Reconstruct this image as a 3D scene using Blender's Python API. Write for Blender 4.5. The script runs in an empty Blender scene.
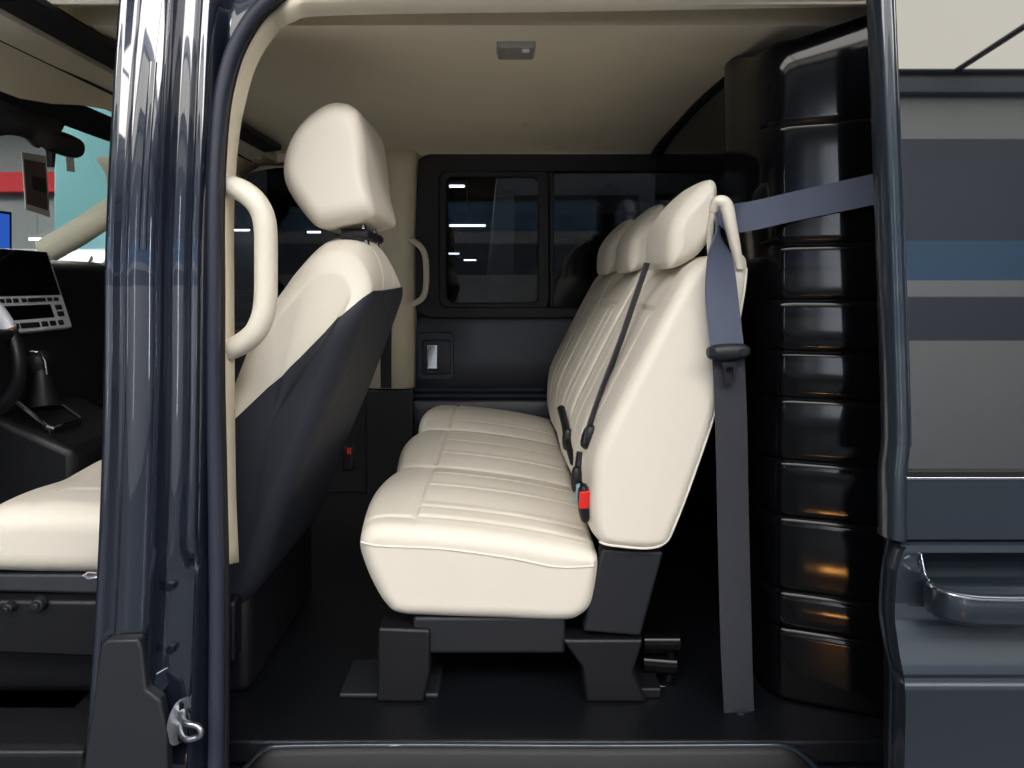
import bpy, bmesh, math, random
from mathutils import Vector
C = bpy.context.scene.collection
scene = bpy.context.scene
random.seed(4)
PI = math.pi

# ------------------------------------------------------------------ camera, world, light, exposure
CX, CY, F, CZ = 505.0, 284.0, 683.0, 1.45          # principal point, focal length (px), camera height
cam = bpy.data.cameras.new('camera')
cam.sensor_fit = 'HORIZONTAL'; cam.sensor_width = 36.0; cam.lens = 36.0 * F / 1024.0
cam.shift_x = (512 - CX) / 1024.0; cam.shift_y = (CY - 384) / 1024.0
cam.clip_start = 0.02; cam.clip_end = 200
camo = bpy.data.objects.new('camera', cam); C.objects.link(camo)
camo.location = (0, 0, CZ); camo.rotation_euler = (PI / 2, 0, 0)
scene.camera = camo

w = bpy.data.worlds.new('world'); scene.world = w; w.use_nodes = True
w.node_tree.nodes['Background'].inputs['Color'].default_value = (0.55, 0.65, 0.85, 1)
w.node_tree.nodes['Background'].inputs['Strength'].default_value = 0.15
vs = scene.view_settings
vs.view_transform = 'Standard'; vs.look = 'None'; vs.gamma = 1.0; vs.use_curve_mapping = False
vs.exposure = 0.0
SKYLIGHT = 9.8        # radiance of the luminous ceiling panels
TUBE = 32.0            # radiance of the fluorescent tubes
scene.cycles.max_bounces = 8; scene.cycles.use_denoising = True
scene.cycles.caustics_reflective = False; scene.cycles.caustics_refractive = False

# ------------------------------------------------------------------ helpers
def lin(c):
    return tuple((v / 12.92 if v <= 0.04045 else ((v + 0.055) / 1.055) ** 2.4) for v in [x / 255.0 for x in c]) + (1,)

def at(px, py, Y):
    return Vector(((px - CX) * Y / F, Y, CZ + (CY - py) * Y / F))

def mat(name, col, rough=0.5, metal=0.0, coat=0.0, ior=1.5, bump=None, spec=None, mottle=0.0, coat_ior=1.5, coat_rough=0.03):
    m = bpy.data.materials.new(name); m.use_nodes = True
    nt = m.node_tree; b = nt.nodes['Principled BSDF']
    b.inputs['Base Color'].default_value = lin(col)
    b.inputs['Roughness'].default_value = rough; b.inputs['Metallic'].default_value = metal
    b.inputs['Coat Weight'].default_value = coat; b.inputs['Coat Roughness'].default_value = coat_rough
    b.inputs['IOR'].default_value = ior
    b.inputs['Coat IOR'].default_value = coat_ior
    if spec is not None: b.inputs['Specular IOR Level'].default_value = spec
    tc = nt.nodes.new('ShaderNodeTexCoord')
    if mottle:
        n = nt.nodes.new('ShaderNodeTexNoise'); n.inputs['Scale'].default_value = 9; n.inputs['Detail'].default_value = 6
        mx = nt.nodes.new('ShaderNodeMix'); mx.data_type = 'RGBA'
        a = lin(col)
        mx.inputs['A'].default_value = tuple(v * (1 - mottle) for v in a[:3]) + (1,)
        mx.inputs['B'].default_value = tuple(min(1, v * (1 + mottle)) for v in a[:3]) + (1,)
        nt.links.new(tc.outputs['Object'], n.inputs['Vector']); nt.links.new(n.outputs['Fac'], mx.inputs['Factor'])
        nt.links.new(mx.outputs['Result'], b.inputs['Base Color'])
    if bump:
        kind, sc, st = bump
        if kind == 'noise':
            n = nt.nodes.new('ShaderNodeTexNoise'); n.inputs['Scale'].default_value = sc; n.inputs['Detail'].default_value = 4; o = n.outputs['Fac']
        elif kind == 'voronoi':
            n = nt.nodes.new('ShaderNodeTexVoronoi'); n.inputs['Scale'].default_value = sc; o = n.outputs['Distance']
        else:
            n = nt.nodes.new('ShaderNodeTexWave'); n.inputs['Scale'].default_value = sc; n.bands_direction = kind; o = n.outputs['Fac']
        nt.links.new(tc.outputs['Object'], n.inputs['Vector'])
        bp = nt.nodes.new('ShaderNodeBump'); bp.inputs['Strength'].default_value = st; bp.inputs['Distance'].default_value = 0.002
        nt.links.new(o, bp.inputs['Height']); nt.links.new(bp.outputs['Normal'], b.inputs['Normal'])
    return m

def emit(name, col, strength):
    m = bpy.data.materials.new(name); m.use_nodes = True
    nt = m.node_tree; nt.nodes.clear()
    e = nt.nodes.new('ShaderNodeEmission'); e.inputs['Color'].default_value = lin(col); e.inputs['Strength'].default_value = strength
    o = nt.nodes.new('ShaderNodeOutputMaterial'); nt.links.new(e.outputs[0], o.inputs[0])
    return m

def glass(name, tint, f0=0.06, rough=0.0):
    """thin pane: tinted see-through plus a fresnel mirror"""
    m = bpy.data.materials.new(name); m.use_nodes = True
    nt = m.node_tree; nt.nodes.clear()
    t = nt.nodes.new('ShaderNodeBsdfTransparent'); t.inputs['Color'].default_value = tuple(tint) + (1,)
    g = nt.nodes.new('ShaderNodeBsdfGlossy'); g.inputs['Roughness'].default_value = rough
    lw = nt.nodes.new('ShaderNodeLayerWeight'); lw.inputs['Blend'].default_value = 0.5
    pw = nt.nodes.new('ShaderNodeMath'); pw.operation = 'POWER'; pw.inputs[1].default_value = 5.0
    f = nt.nodes.new('ShaderNodeMath'); f.operation = 'MULTIPLY_ADD'; f.inputs[1].default_value = 0.9; f.inputs[2].default_value = f0
    nt.links.new(lw.outputs['Facing'], pw.inputs[0]); nt.links.new(pw.outputs[0], f.inputs[0])
    mx = nt.nodes.new('ShaderNodeMixShader'); o = nt.nodes.new('ShaderNodeOutputMaterial')
    nt.links.new(f.outputs[0], mx.inputs[0]); nt.links.new(t.outputs[0], mx.inputs[1]); nt.links.new(g.outputs[0], mx.inputs[2])
    nt.links.new(mx.outputs[0], o.inputs[0])
    return m

M = dict(
    leather=mat('cream leather', (233, 226, 213), 0.48, bump=('voronoi', 900, 0.10)),
    leather_tan=mat('tan leather', (200, 189, 164), 0.5, bump=('voronoi', 900, 0.10)),
    trim_cream=mat('cream plastic trim', (228, 218, 194), 0.42, bump=('noise', 700, 0.06)),
    handle_cream=mat('smooth cream plastic', (236, 228, 212), 0.35),
    headliner=mat('beige headliner cloth', (238, 230, 210), 0.95, bump=('noise', 900, 0.25), mottle=0.04),
    paint=mat('dark blue metallic paint', (39, 46, 62), 0.24, metal=0.55, coat=1.0, coat_ior=1.9, bump=('noise', 60, 0.01)),
    paint_door=mat('charcoal blue door paint', (46, 56, 67), 0.30, metal=0.45, coat=0.9),
    rubber=mat('dark rubber seal', (40, 46, 62), 0.5, bump=('noise', 600, 0.2)),
    rubber_black=mat('black rubber', (12, 12, 15), 0.55, bump=('noise', 500, 0.1)),
    plastic=mat('black textured plastic', (17, 18, 23), 0.45, bump=('noise', 500, 0.2)),
    plastic_grey=mat('charcoal plastic', (31, 34, 40), 0.45, bump=('noise', 500, 0.15)),
    panel_far=mat('blue black panel plastic', (30, 36, 50), 0.35, bump=('noise', 500, 0.1)),
    gloss=mat('gloss black moulded plastic', (8, 9, 12), 0.10, ior=1.32, bump=('noise', 14, 0.03)),
    shell=mat('black seat shell cloth', (30, 34, 46), 0.6, bump=('noise', 800, 0.2)),
    mat_floor=mat('black ribbed vinyl', (14, 16, 21), 0.4, bump=('noise', 260, 0.3), mottle=0.1),
    belt=mat('grey belt webbing', (84, 92, 114), 0.5, bump=('Z', 220, 0.35)),
    belt_dark=mat('dark belt webbing', (52, 54, 64), 0.55, bump=('Z', 220, 0.35)),
    chrome=mat('chrome', (225, 228, 235), 0.12, metal=1.0),
    steel=mat('zinc plated steel', (180, 184, 192), 0.3, metal=1.0, bump=('noise', 120, 0.1)),
    steel_dark=mat('dark steel', (60, 62, 70), 0.3, metal=0.9),
    red=mat('red push button', (216, 40, 36), 0.35),
    tag_blue=mat('pale blue label', (150, 180, 196), 0.5),
    silver=mat('silver plastic', (232, 237, 248), 0.35, metal=0.15),
    screen=mat('black glass display', (8, 9, 12), 0.08, coat=0.6),
    wood=mat('brown wood inlay', (110, 74, 44), 0.25, coat=0.6, bump=('noise', 40, 0.1)),
    lens=mat('frosted lamp lens', (170, 168, 168), 0.2, coat=0.5, bump=('X', 120, 0.3)),
    door_glass=mat('dark privacy glass', (8, 10, 13), 0.015, ior=2.5),
    paper=mat('white paper', (220, 218, 212), 0.7),
    print_red=mat('dull red print', (104, 84, 88), 0.7, mottle=0.5),
    print_dark=mat('dark print', (34, 30, 34), 0.7),
    tyre=mat('tyre rubber', (22, 22, 24), 0.75),
    concrete=mat('painted concrete floor', (62, 66, 72), 0.35, bump=('noise', 5, 0.1), mottle=0.12),
    wall_grey=mat('grey wall', (202, 208, 214), 0.8, mottle=0.05),
    wall_slate=mat('slate wall cladding', (112, 120, 138), 0.7, mottle=0.06),
    wall_blue=mat('blue grey wall band', (110, 150, 190), 0.7),
    hall=mat('mid grey hall wall', (132, 136, 138), 0.8, mottle=0.1),
    wall_red=mat('red wall band', (190, 38, 48), 0.7),
    wall_teal=mat('teal painted column', (112, 166, 172), 0.7),
    ceil=mat('white garage ceiling', (214, 212, 202), 0.85, mottle=0.04),
    soffit=mat('dark soffit', (54, 56, 62), 0.85),
    beam=mat('steel beam paint', (120, 122, 126), 0.6),
    lum=emit('luminous ceiling panel', (255, 250, 244), SKYLIGHT),
    lum_added=emit('added dim ceiling glow', (255, 250, 236), 2.9),
    tube=emit('fluorescent tube', (236, 243, 255), TUBE),
    warm=emit('warm bulb', (255, 176, 92), 120.0),
    blue_screen=emit('blue lit screen', (52, 104, 214), 0.7),
    cab_glass=glass('clear windscreen glass', (0.86, 0.93, 0.92)),
    tint_glass=glass('tinted side glass', (0.30, 0.31, 0.33), 0.025),
)

def finish(name, verts, faces, material, parent=None, smooth=True, bevel=None, subsurf=0, solid=None, angle=40):
    me = bpy.data.meshes.new(name)
    me.from_pydata([tuple(v) for v in verts], [], faces); me.update()
    bm = bmesh.new(); bm.from_mesh(me); bmesh.ops.recalc_face_normals(bm, faces=bm.faces); bm.to_mesh(me); bm.free()
    return link(name, me, material, parent, smooth, bevel, subsurf, solid, angle)

def link(name, me, material, parent=None, smooth=True, bevel=None, subsurf=0, solid=None, angle=40):
    o = bpy.data.objects.new(name, me); C.objects.link(o)
    me.materials.append(material)
    if smooth:
        me.shade_smooth()
        me.set_sharp_from_angle(angle=math.radians(angle))
    if solid is not None:
        s = o.modifiers.new('solid', 'SOLIDIFY'); s.thickness = abs(solid); s.offset = 1 if solid > 0 else -1
    if bevel:
        b = o.modifiers.new('bevel', 'BEVEL'); b.width = bevel; b.segments = 3; b.limit_method = 'ANGLE'; b.angle_limit = math.radians(35)
        b.harden_normals = False
    if subsurf:
        s = o.modifiers.new('sub', 'SUBSURF'); s.levels = subsurf; s.render_levels = subsurf
    if parent is not None: attach(o, parent)
    return o

def attach(o, parent):
    """parts are modelled in world space: keep them there under a parent Empty that only has a location"""
    o.parent = parent
    loc = Vector((0, 0, 0)); p = parent
    while p is not None:
        loc += p.location; p = p.parent
    o.location = -loc if parent.parent is None else Vector((0, 0, 0))

def thing(name, label, cat, loc, group=None):
    o = bpy.data.objects.new(name, None); C.objects.link(o); o.location = loc
    o.empty_display_size = 0.05
    o['label'] = label; o['category'] = cat; o['kind'] = 'thing'
    if group: o['group'] = group
    return o

def tag(o, label, cat, group=None):
    o['label'] = label; o['category'] = cat; o['kind'] = 'thing'
    if group: o['group'] = group
    return o

def struct(o):
    o['kind'] = 'structure'; return o

class MB:
    """collects shapes for ONE mesh object"""
    def __init__(s): s.v = []; s.f = []
    def add(s, vs, fs):
        b = len(s.v); s.v += [Vector(v) for v in vs]; s.f += [tuple(i + b for i in f) for f in fs]; return s
    def box(s, c, size, rot=None):
        x, y, z = [k / 2 for k in size]
        vs = [Vector((i * x, j * y, k * z)) for i in (-1, 1) for j in (-1, 1) for k in (-1, 1)]
        if rot is not None: vs = [rot @ v for v in vs]
        vs = [v + Vector(c) for v in vs]
        return s.add(vs, [(0, 1, 3, 2), (4, 6, 7, 5), (0, 4, 5, 1), (2, 3, 7, 6), (0, 2, 6, 4), (1, 5, 7, 3)])
    def hexa(s, a, b):
        """two quads a, b (4 points each, same order) joined to a solid"""
        return s.add(list(a) + list(b), [(0, 1, 2, 3), (7, 6, 5, 4), (0, 4, 5, 1), (1, 5, 6, 2), (2, 6, 7, 3), (3, 7, 4, 0)])
    def prism(s, poly, d):
        """polygon (3D points) pushed along vector d"""
        n = len(poly); d = Vector(d)
        vs = [Vector(p) for p in poly] + [Vector(p) + d for p in poly]
        return s.add(vs, [tuple(range(n)), tuple(range(2 * n - 1, n - 1, -1))] + [(i, (i + 1) % n, n + (i + 1) % n, n + i) for i in range(n)])
    def tube(s, pts, r, seg=14, ry=None, up=None, closed=False, cap=True):
        pts = [Vector(p) for p in pts]; n = len(pts)
        rs = r if isinstance(r, (list, tuple)) else [r] * n
        rings = []; ref = Vector(up) if up is not None else None
        for i, p in enumerate(pts):
            if closed: t = (pts[(i + 1) % n] - pts[i - 1]).normalized()
            else: t = (pts[min(i + 1, n - 1)] - pts[max(i - 1, 0)]).normalized()
            if ref is None: ref = Vector((0, 0, 1)) if abs(t.z) < 0.9 else Vector((1, 0, 0))
            a = (ref - t * ref.dot(t)).normalized(); b = t.cross(a)
            if up is None: ref = a
            k = (ry / rs[i]) if ry else 1.0
            rings.append([p + a * math.cos(2 * PI * j / seg) * rs[i] + b * math.sin(2 * PI * j / seg) * rs[i] * k for j in range(seg)])
        return s.rings(rings, closed, cap)
    def rings(s, rings, closed=False, cap=True):
        n = len(rings); m = len(rings[0]); vs = [v for r in rings for v in r]; fs = []
        for i in range(n if closed else n - 1):
            for j in range(m):
                fs.append((i * m + j, i * m + (j + 1) % m, ((i + 1) % n) * m + (j + 1) % m, ((i + 1) % n) * m + j))
        if cap and not closed: fs += [tuple(range(m - 1, -1, -1)), tuple((n - 1) * m + j for j in range(m))]
        return s.add(vs, fs)
    def sheet(s, rows):
        n = len(rows); m = len(rows[0]); vs = [v for r in rows for v in r]
        return s.add(vs, [(i * m + j, i * m + j + 1, (i + 1) * m + j + 1, (i + 1) * m + j) for i in range(n - 1) for j in range(m - 1)])
    def disc(s, c, axis, r, h, seg=20, r2=None):
        c = Vector(c); ax = Vector(axis).normalized()
        a = ax.orthogonal().normalized(); b = ax.cross(a)
        r2 = r if r2 is None else r2
        R = [[c + a * math.cos(2 * PI * j / seg) * rr + b * math.sin(2 * PI * j / seg) * rr + ax * hh for j in range(seg)] for rr, hh in ((r, 0), (r2, h))]
        return s.rings(R)
    def build(s, name, material, parent=None, **k): return finish(name, s.v, s.f, material, parent, **k)

def catmull(pts, n, closed=False):
    pts = [Vector(p) for p in pts]; out = []; m = len(pts)
    segs = m if closed else m - 1
    for i in range(segs):
        if closed: p0, p1, p2, p3 = pts[(i - 1) % m], pts[i], pts[(i + 1) % m], pts[(i + 2) % m]
        else: p0, p1, p2, p3 = pts[max(i - 1, 0)], pts[i], pts[i + 1], pts[min(i + 2, m - 1)]
        for k in range(n):
            t = k / n
            out.append(0.5 * ((2 * p1) + (p2 - p0) * t + (2 * p0 - 5 * p1 + 4 * p2 - p3) * t * t + (3 * p1 - p0 - 3 * p2 + p3) * t ** 3))
    if not closed: out.append(pts[-1])
    return out

def resample(pts, n, closed=False):
    P = [Vector(p) for p in pts] + ([Vector(pts[0])] if closed else [])
    d = [0]
    for a, b in zip(P, P[1:]): d.append(d[-1] + (b - a).length)
    out = []; k = 0; cnt = n if closed else n - 1
    for i in range(n):
        t = d[-1] * i / cnt
        while k < len(P) - 2 and d[k + 1] < t: k += 1
        q = (t - d[k]) / max(1e-9, d[k + 1] - d[k])
        out.append(P[k].lerp(P[k + 1], min(1, q)))
    return out

def smooth01(a, b, x):
    t = max(0.0, min(1.0, (x - a) / (b - a))); return t * t * (3 - 2 * t)

def pillow(prof, y0, y1, r, npro=96, ny=24, nend=7, fn=None, radial=False):
    """closed side profile [(x, z rel. camera)] swept along y with rounded ends; fn(x,y,z,nx,nz) -> (dx,dy,dz)"""
    P = resample([Vector((p[0], 0, p[1])) for p in catmull([Vector((a, b, 0)) for a, b in prof], 10, True) for p in [(p.x, p.y)]], npro, True)
    n = len(P)
    area = sum(P[i].x * P[(i + 1) % n].z - P[(i + 1) % n].x * P[i].z for i in range(n))
    N = []
    for i in range(n):
        t = P[(i + 1) % n] - P[i - 1]
        v = Vector((t.z, 0, -t.x)).normalized()
        N.append(v if area > 0 else -v)
    lim = []
    for i in range(n):
        a, b, c = P[i - 3], P[i], P[(i + 3) % n]
        ar = ((b - a).cross(c - a)).length
        lim.append(min(r, 0.7 * (b - a).length * (c - b).length * (c - a).length / max(2 * ar, 1e-9)))
    kk = max(2, n // 40)
    lim = [min(lim[(i + d) % n] for d in range(-kk, kk + 1)) for i in range(n)]
    for _ in range(3): lim = [sum(lim[(i + d) % n] for d in range(-kk, kk + 1)) / (2 * kk + 1) for i in range(n)]
    cen = sum(P, Vector((0, 0, 0))) / n
    rad = sum((p - cen).length for p in P) / n
    st = [(y0 + r - r * math.cos(PI / 2 * k / nend), r - r * math.sin(PI / 2 * k / nend)) for k in range(nend + 1)]
    mid = [(y0 + r + (y1 - y0 - 2 * r) * k / ny, 0.0) for k in range(1, ny)]
    en = [(y0 + y1 - a, b) for a, b in reversed(st)]
    rings = []
    for y, ins in st + mid + en:
        ring = []
        for i in range(n):
            p = P[i] + (cen - P[i]) * (ins / rad) if radial else P[i] - N[i] * (ins * lim[i] / r)
            v = Vector((p.x, y, p.z))
            if fn: v = v + Vector(fn(v.x, y, v.z, N[i].x, N[i].z))
            ring.append(Vector((v.x, v.y, v.z + CZ)))
        rings.append(ring)
    for side_ in (0, 1):
        base = rings[0] if side_ == 0 else rings[-1]
        c = sum(base, Vector((0, 0, 0))) / len(base)
        extra = [[v.lerp(c, t) for v in base] for t in (.008, .02, .05, .12, .3, .55, .8, .97)]
        rings = extra[::-1] + rings if side_ == 0 else rings + extra
    return MB().rings(rings)

def ribbon(pts, wid, thick=0.0025):
    """strap: list of (centre point, half-width vector)"""
    mb = MB(); rings = []
    n = len(pts)
    for i, (p, hw) in enumerate(pts):
        p = Vector(p); hw = Vector(hw).normalized() * wid / 2
        t = (Vector(pts[min(i + 1, n - 1)][0]) - Vector(pts[max(i - 1, 0)][0])).normalized()
        nn = t.cross(hw).normalized() * thick / 2
        rings.append([p - hw - nn, p + hw - nn, p + hw + nn, p - hw + nn])
    return mb.rings(rings)

def strap(keys, wid, n=10, thick=0.0025):
    A = catmull([k[0] for k in keys], n); B = catmull([Vector(k[1]).normalized() for k in keys], n)
    return ribbon(list(zip(A, B)), wid, thick)

def rrect(x0, x1, z0, z1, r, n=8):
    pts = []
    for cx, cz, a0 in ((x1 - r, z1 - r, 0), (x0 + r, z1 - r, 90), (x0 + r, z0 + r, 180), (x1 - r, z0 + r, 270)):
        for k in range(n + 1):
            a = math.radians(a0 + 90 * k / n); pts.append((cx + r * math.cos(a), cz + r * math.sin(a)))
    return pts

def ring_plate(outer, inner, y0, y1, name, material, parent, bevel=0.004):
    """frame with an opening, in the xz plane, from depth y0 to y1"""
    n = len(outer); mb = MB()
    vs = [(x, y0, z) for x, z in outer] + [(x, y0, z) for x, z in inner] + [(x, y1, z) for x, z in outer] + [(x, y1, z) for x, z in inner]
    fs = []
    for i in range(n):
        j = (i + 1) % n
        fs += [(i, j, n + j, n + i), (2 * n + i, 3 * n + i, 3 * n + j, 2 * n + j), (i, 2 * n + i, 2 * n + j, j), (n + i, n + j, 3 * n + j, 3 * n + i)]
    mb.add(vs, fs)
    return mb.build(name, material, parent, bevel=bevel)

def R2(px0, px1, row0, row1, Y):
    """pixel rectangle at depth Y -> x0, x1, z0, z1"""
    a = at(px0, row1, Y); b = at(px1, row0, Y)
    return a.x, b.x, a.z, b.z

def g1(d, w): return math.exp(-(d / w) ** 2)

# ------------------------------------------------------------------ body side surface of the van
def Yb(z):
    r = z - CZ
    return 1.12 + (0.045 * (r / 0.5) ** 1.4 if r > 0 else -0.045 * (-r / 0.7) ** 2)

def onbody(px, row, off=0.0):
    Y = 1.15
    for _ in range(12): Y = Yb(at(px, row, Y).z) + off
    return at(px, row, Y)

ZF = CZ - 0.79            # van floor height
# ================================================================== the garage (setting)
def plane_struct(name, pts, m, thick=None):
    mb = MB().add(pts, [(0, 1, 2, 3)]); return struct(mb.build(name, m, None, smooth=False, solid=thick))

X0, X1, YB, YF, ZC = -24.0, 14.0, -6.2, 34.0, 5.0
struct(MB().box(((X0 + X1) / 2, (YB + YF) / 2, -0.1), (X1 - X0, YF - YB, 0.2)).build('floor', M['concrete'], None, smooth=False))
struct(MB().box(((X0 + X1) / 2, (YB + YF) / 2, ZC + 0.1), (X1 - X0, YF - YB, 0.2)).build('ceiling', M['ceil'], None, smooth=False))
# wall behind the camera with its painted bands
def band(name, z0, z1, m, y=YB, t=0.1):
    struct(MB().box(((X0 + X1) / 2, y - t / 2, (z0 + z1) / 2), (X1 - X0, t, z1 - z0)).build(name, m, None, smooth=False))
band('wall_back', 0, 1.6, M['wall_grey'])
band('wall_back_dado', 1.6, 2.13, M['wall_slate'])
band('wall_back_stripe', 2.13, 2.33, M['wall_grey'])
band('wall_back_blue', 2.33, 2.82, M['wall_blue'])
band('wall_back_slate', 2.82, 4.1, M['wall_slate'])
band('wall_back_top', 4.1, ZC, M['wall_grey'])
struct(MB().box(((X0 + X1) / 2, YB + .06, 4.74), (X1 - X0, .12, .16)).build('trim_4', M['wall_slate'], None, smooth=False))
struct(MB().box(((X0 + X1) / 2, YF + 0.05, ZC / 2), (X1 - X0, 0.1, ZC)).build('wall_front', M['soffit'], None, smooth=False))
struct(MB().box((X0 - 0.05, (YB + YF) / 2, ZC / 2), (0.1, YF - YB, ZC)).build('wall_left', M['wall_grey'], None, smooth=False))
struct(MB().box((X1 + 0.05, (YB + YF) / 2, ZC / 2), (0.1, YF - YB, ZC)).build('wall_right', M['wall_slate'], None, smooth=False))
struct(MB().box((-14, 14.4, ZC / 2), (18, 0.12, ZC)).build('wall_hall', M['hall'], None, smooth=False))
# red fascia band and teal column seen through the windscreen
struct(MB().box((-15.5, 14.2, 3.55), (15, 0.3, 0.42)).build('trim_1', M['wall_red'], None, bevel=0.02))
struct(MB().box((-6.55, 11.2, ZC / 2), (1.25, 0.7, ZC)).build('column', M['wall_teal'], None, bevel=0.04))
# beams across the ceiling near the camera side
for i, yy in enumerate((-3.95, -1.62)):
    struct(MB().box(((X0 + X1) / 2, yy, ZC - 0.13), (X1 - X0, 0.16, 0.26)).build('trim_%d' % (2 + i), M['beam'], None, bevel=0.01))
# luminous ceiling panels
def panel(x, y, label, D=2.0, lum='lum'):
    t = thing('ceiling_light_panel', label, 'ceiling light', (x, y, ZC), 'luminous panels ' + ('added over the hall' if y > 0 else 'added along the wall' if lum == 'lum_added' else 'over the doorway'))
    MB().box((x, y, ZC - 0.03), (2.3, D, 0.05)).build('diffuser', M[lum], t, smooth=False)
    ring_frame = MB()
    for dx, dy, sx, sy in ((0, D / 2 + .03, 2.38, 0.06), (0, -D / 2 - .03, 2.38, 0.06), (1.17, 0, 0.04, D + .1), (-1.17, 0, 0.04, D + .1)):
        ring_frame.box((x + dx, y + dy, ZC - 0.035), (sx, sy, 0.07))
    ring_frame.build('frame', M['beam'], t, smooth=False)
    return t
for i in range(6):
    for yy in (-2.85,):
        panel(-5.2 + 2.4 * i, yy, 'bright luminous square ceiling panel over the open doorway', 2.1)
    panel(-5.2 + 2.4 * i, -5.1, 'dim glowing panel added along the wall to put a bright ceiling in the sliding door glass', 1.9, 'lum_added')  # added row, glows in place of the plain bright ceiling the glass mirrors
for xx, yy in ((-11, 8), (-8, 8), (-5, 7), (-11, 11), (-8, 11), (-14, 11)):
    panel(xx, yy, 'unseen glowing panel added to brighten the hall in front of the windscreen')  # unseen panels added only to light the hall

# fluorescent lamps
def added_wall_lamp(x, z0, z1, label):  # upright tubes added behind the viewer to streak the pillar ridges
    t = thing('added_wall_lamp', label, 'lamp', (x, YB + .05, z0), 'upright lamps added behind the viewer')
    MB().box((x, YB + .03, (z0 + z1) / 2), (.12, .06, z1 - z0)).build('housing', M['beam'], t, bevel=.008)
    MB().tube([(x, YB + .085, z0 + .04), (x, YB + .085, z1 - .04)], .03, 10).build('tube', M['tube'], t)
def lamp_fixture(x, y, z, L, label, group, along='x'):
    t = thing('fluorescent_lamp', label, 'lamp', (x, y, z), group)
    d = (L, 0.12, 0.05) if along == 'x' else (0.12, L, 0.05)
    MB().box((x, y, z + 0.04), d).build('housing', M['beam'], t, bevel=0.008)
    e = Vector((L / 2 - 0.03, 0, 0)) if along == 'x' else Vector((0, L / 2 - 0.03, 0))
    MB().tube([Vector((x, y, z)) - e, Vector((x, y, z)) + e], 0.022, 10).build('tube', M['tube'], t)
    return t
G = 'fluorescent lamps over the van'
for x in (-2.6, -0.9, 0.9, 2.6):
    lamp_fixture(x, -1.62, ZC - 0.4, 1.3, 'fluorescent ceiling tube mirrored as a streak in the dark paint', G)

for x in (-7.5, -1.2, 8.5):
    added_wall_lamp(x, .5, 3.6, 'upright tube added to put vertical streaks in the dark pillar paint')

# ================================================================== the van body
van = thing('van', 'dark blue van seen through its open side doorway, with cream headliner and trim', 'van', (0, 1.9, 0))
# door pillar between the two doorways: one pressed sheet with ridges
prof = [(99, .14), (99.5, .05), (101, .012), (104, .001), (108, 0), (112, .003), (115, .014), (118, .016), (121, .012), (123, .009), (126, .014),
        (130, .016), (139, .016), (148, .016), (153, .012), (156, .004), (158.5, .002), (160.5, .008), (162, .03), (165, .034), (172, .034), (179, .034),
        (182, .026), (185, .012), (189, .004), (193, .003), (197, .008), (201, .022), (204, .04), (208, .05), (222, .052)]
arch_px = [(214, 900), (216, 768), (217, 600), (215, 480), (213, 380), (213, 300), (213, 200), (217, 125), (224, 80), (237, 42), (262, 6), (300, -14), (345, -20)]
arch = [onbody(a, b, 0.035) for a, b in arch_px]
def arch_x(z):
    best = -9
    for p, q in zip(arch, arch[1:]):
        if min(p.z, q.z) <= z <= max(p.z, q.z):
            t = (z - p.z) / ((q.z - p.z) or 1e-6); best = max(best, p.x + (q.x - p.x) * t)
    return best
def lowd(px):
    K = [(157, .004), (158.5, .010), (161, .036), (194, .036), (197, .012), (201, .009), (204, .02), (208, .045), (222, .052)]
    for (a, b), (c, d) in zip(K, K[1:]):
        if a <= px <= c: return b + (d - b) * (px - a) / (c - a)
    return .05
rows = []
NZ = 90
for i in range(NZ):
    z = ZF - 0.16 + (CZ + 0.62 - (ZF - 0.16)) * i / (NZ - 1)
    r = []
    ax = arch_x(z); 
    for px, d in prof:
        x = (px - CX) * 1.12 / F
        # the flat recess and flange widen with the curved top corner of the doorway
        if px > 199:
            t = (px - 199) / (222 - 199)
            x0 = (199 - CX) * 1.12 / F
            xe = ax if ax > -5 else (222 - CX) * 1.12 / F
            x = x0 + (xe - x0) * t
        dd = d
        low = smooth01(CZ - 0.42, CZ - 0.48, z)
        if px > 157: dd += (lowd(px) - d) * low
        r.append(Vector((x, Yb(z) + dd, z)))
    rows.append(r)
pillar = MB().sheet(rows).build('door_pillar', M['paint'], van, angle=60)
# long pressed bead on the flat of the pillar
bead = [onbody(153, 62, 0.0155), onbody(149.5, 110, 0.0155), onbody(145, 180, 0.0155), onbody(142.5, 250, 0.0155)]
MB().tube(catmull(bead, 6), 0.0065, 14, ry=.0032, up=(1, 0, 0)).build('bead', M['paint'], pillar)
# dark plastic cover on the foot of the pillar
cover = [onbody(a, b, -0.005) for a, b in ((100, 646), (108, 640), (138, 639), (142, 650), (146, 690), (160, 700), (166, 730), (168, 790), (80, 790), (90, 720))]
MB().prism(cover, (0, 0.02, 0)).build('pillar_cover', M['plastic_grey'], van, bevel=0.004)
# bolts in the recess
for a, b in ((172, 585), (173, 647)):
    p = onbody(a, b, 0.036)
    mb = MB().disc(p + Vector((0, 0.006, 0)), (0, -1, 0), 0.0125, 0.004, 24).disc(p, (0, -1, 0), 0.0085, 0.010, 6, 0.0078)
    mb.build('bolt', M['steel_dark'], pillar)
# pressed gusset beside the bolts
a_ = [onbody(150, 676, 0.02), onbody(184, 658, 0.05), onbody(176, 672, 0.05), onbody(160, 700, 0.02)]
MB().prism(a_, (0, 0.012, 0)).build('gusset', M['paint'], pillar, bevel=0.003)

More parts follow.
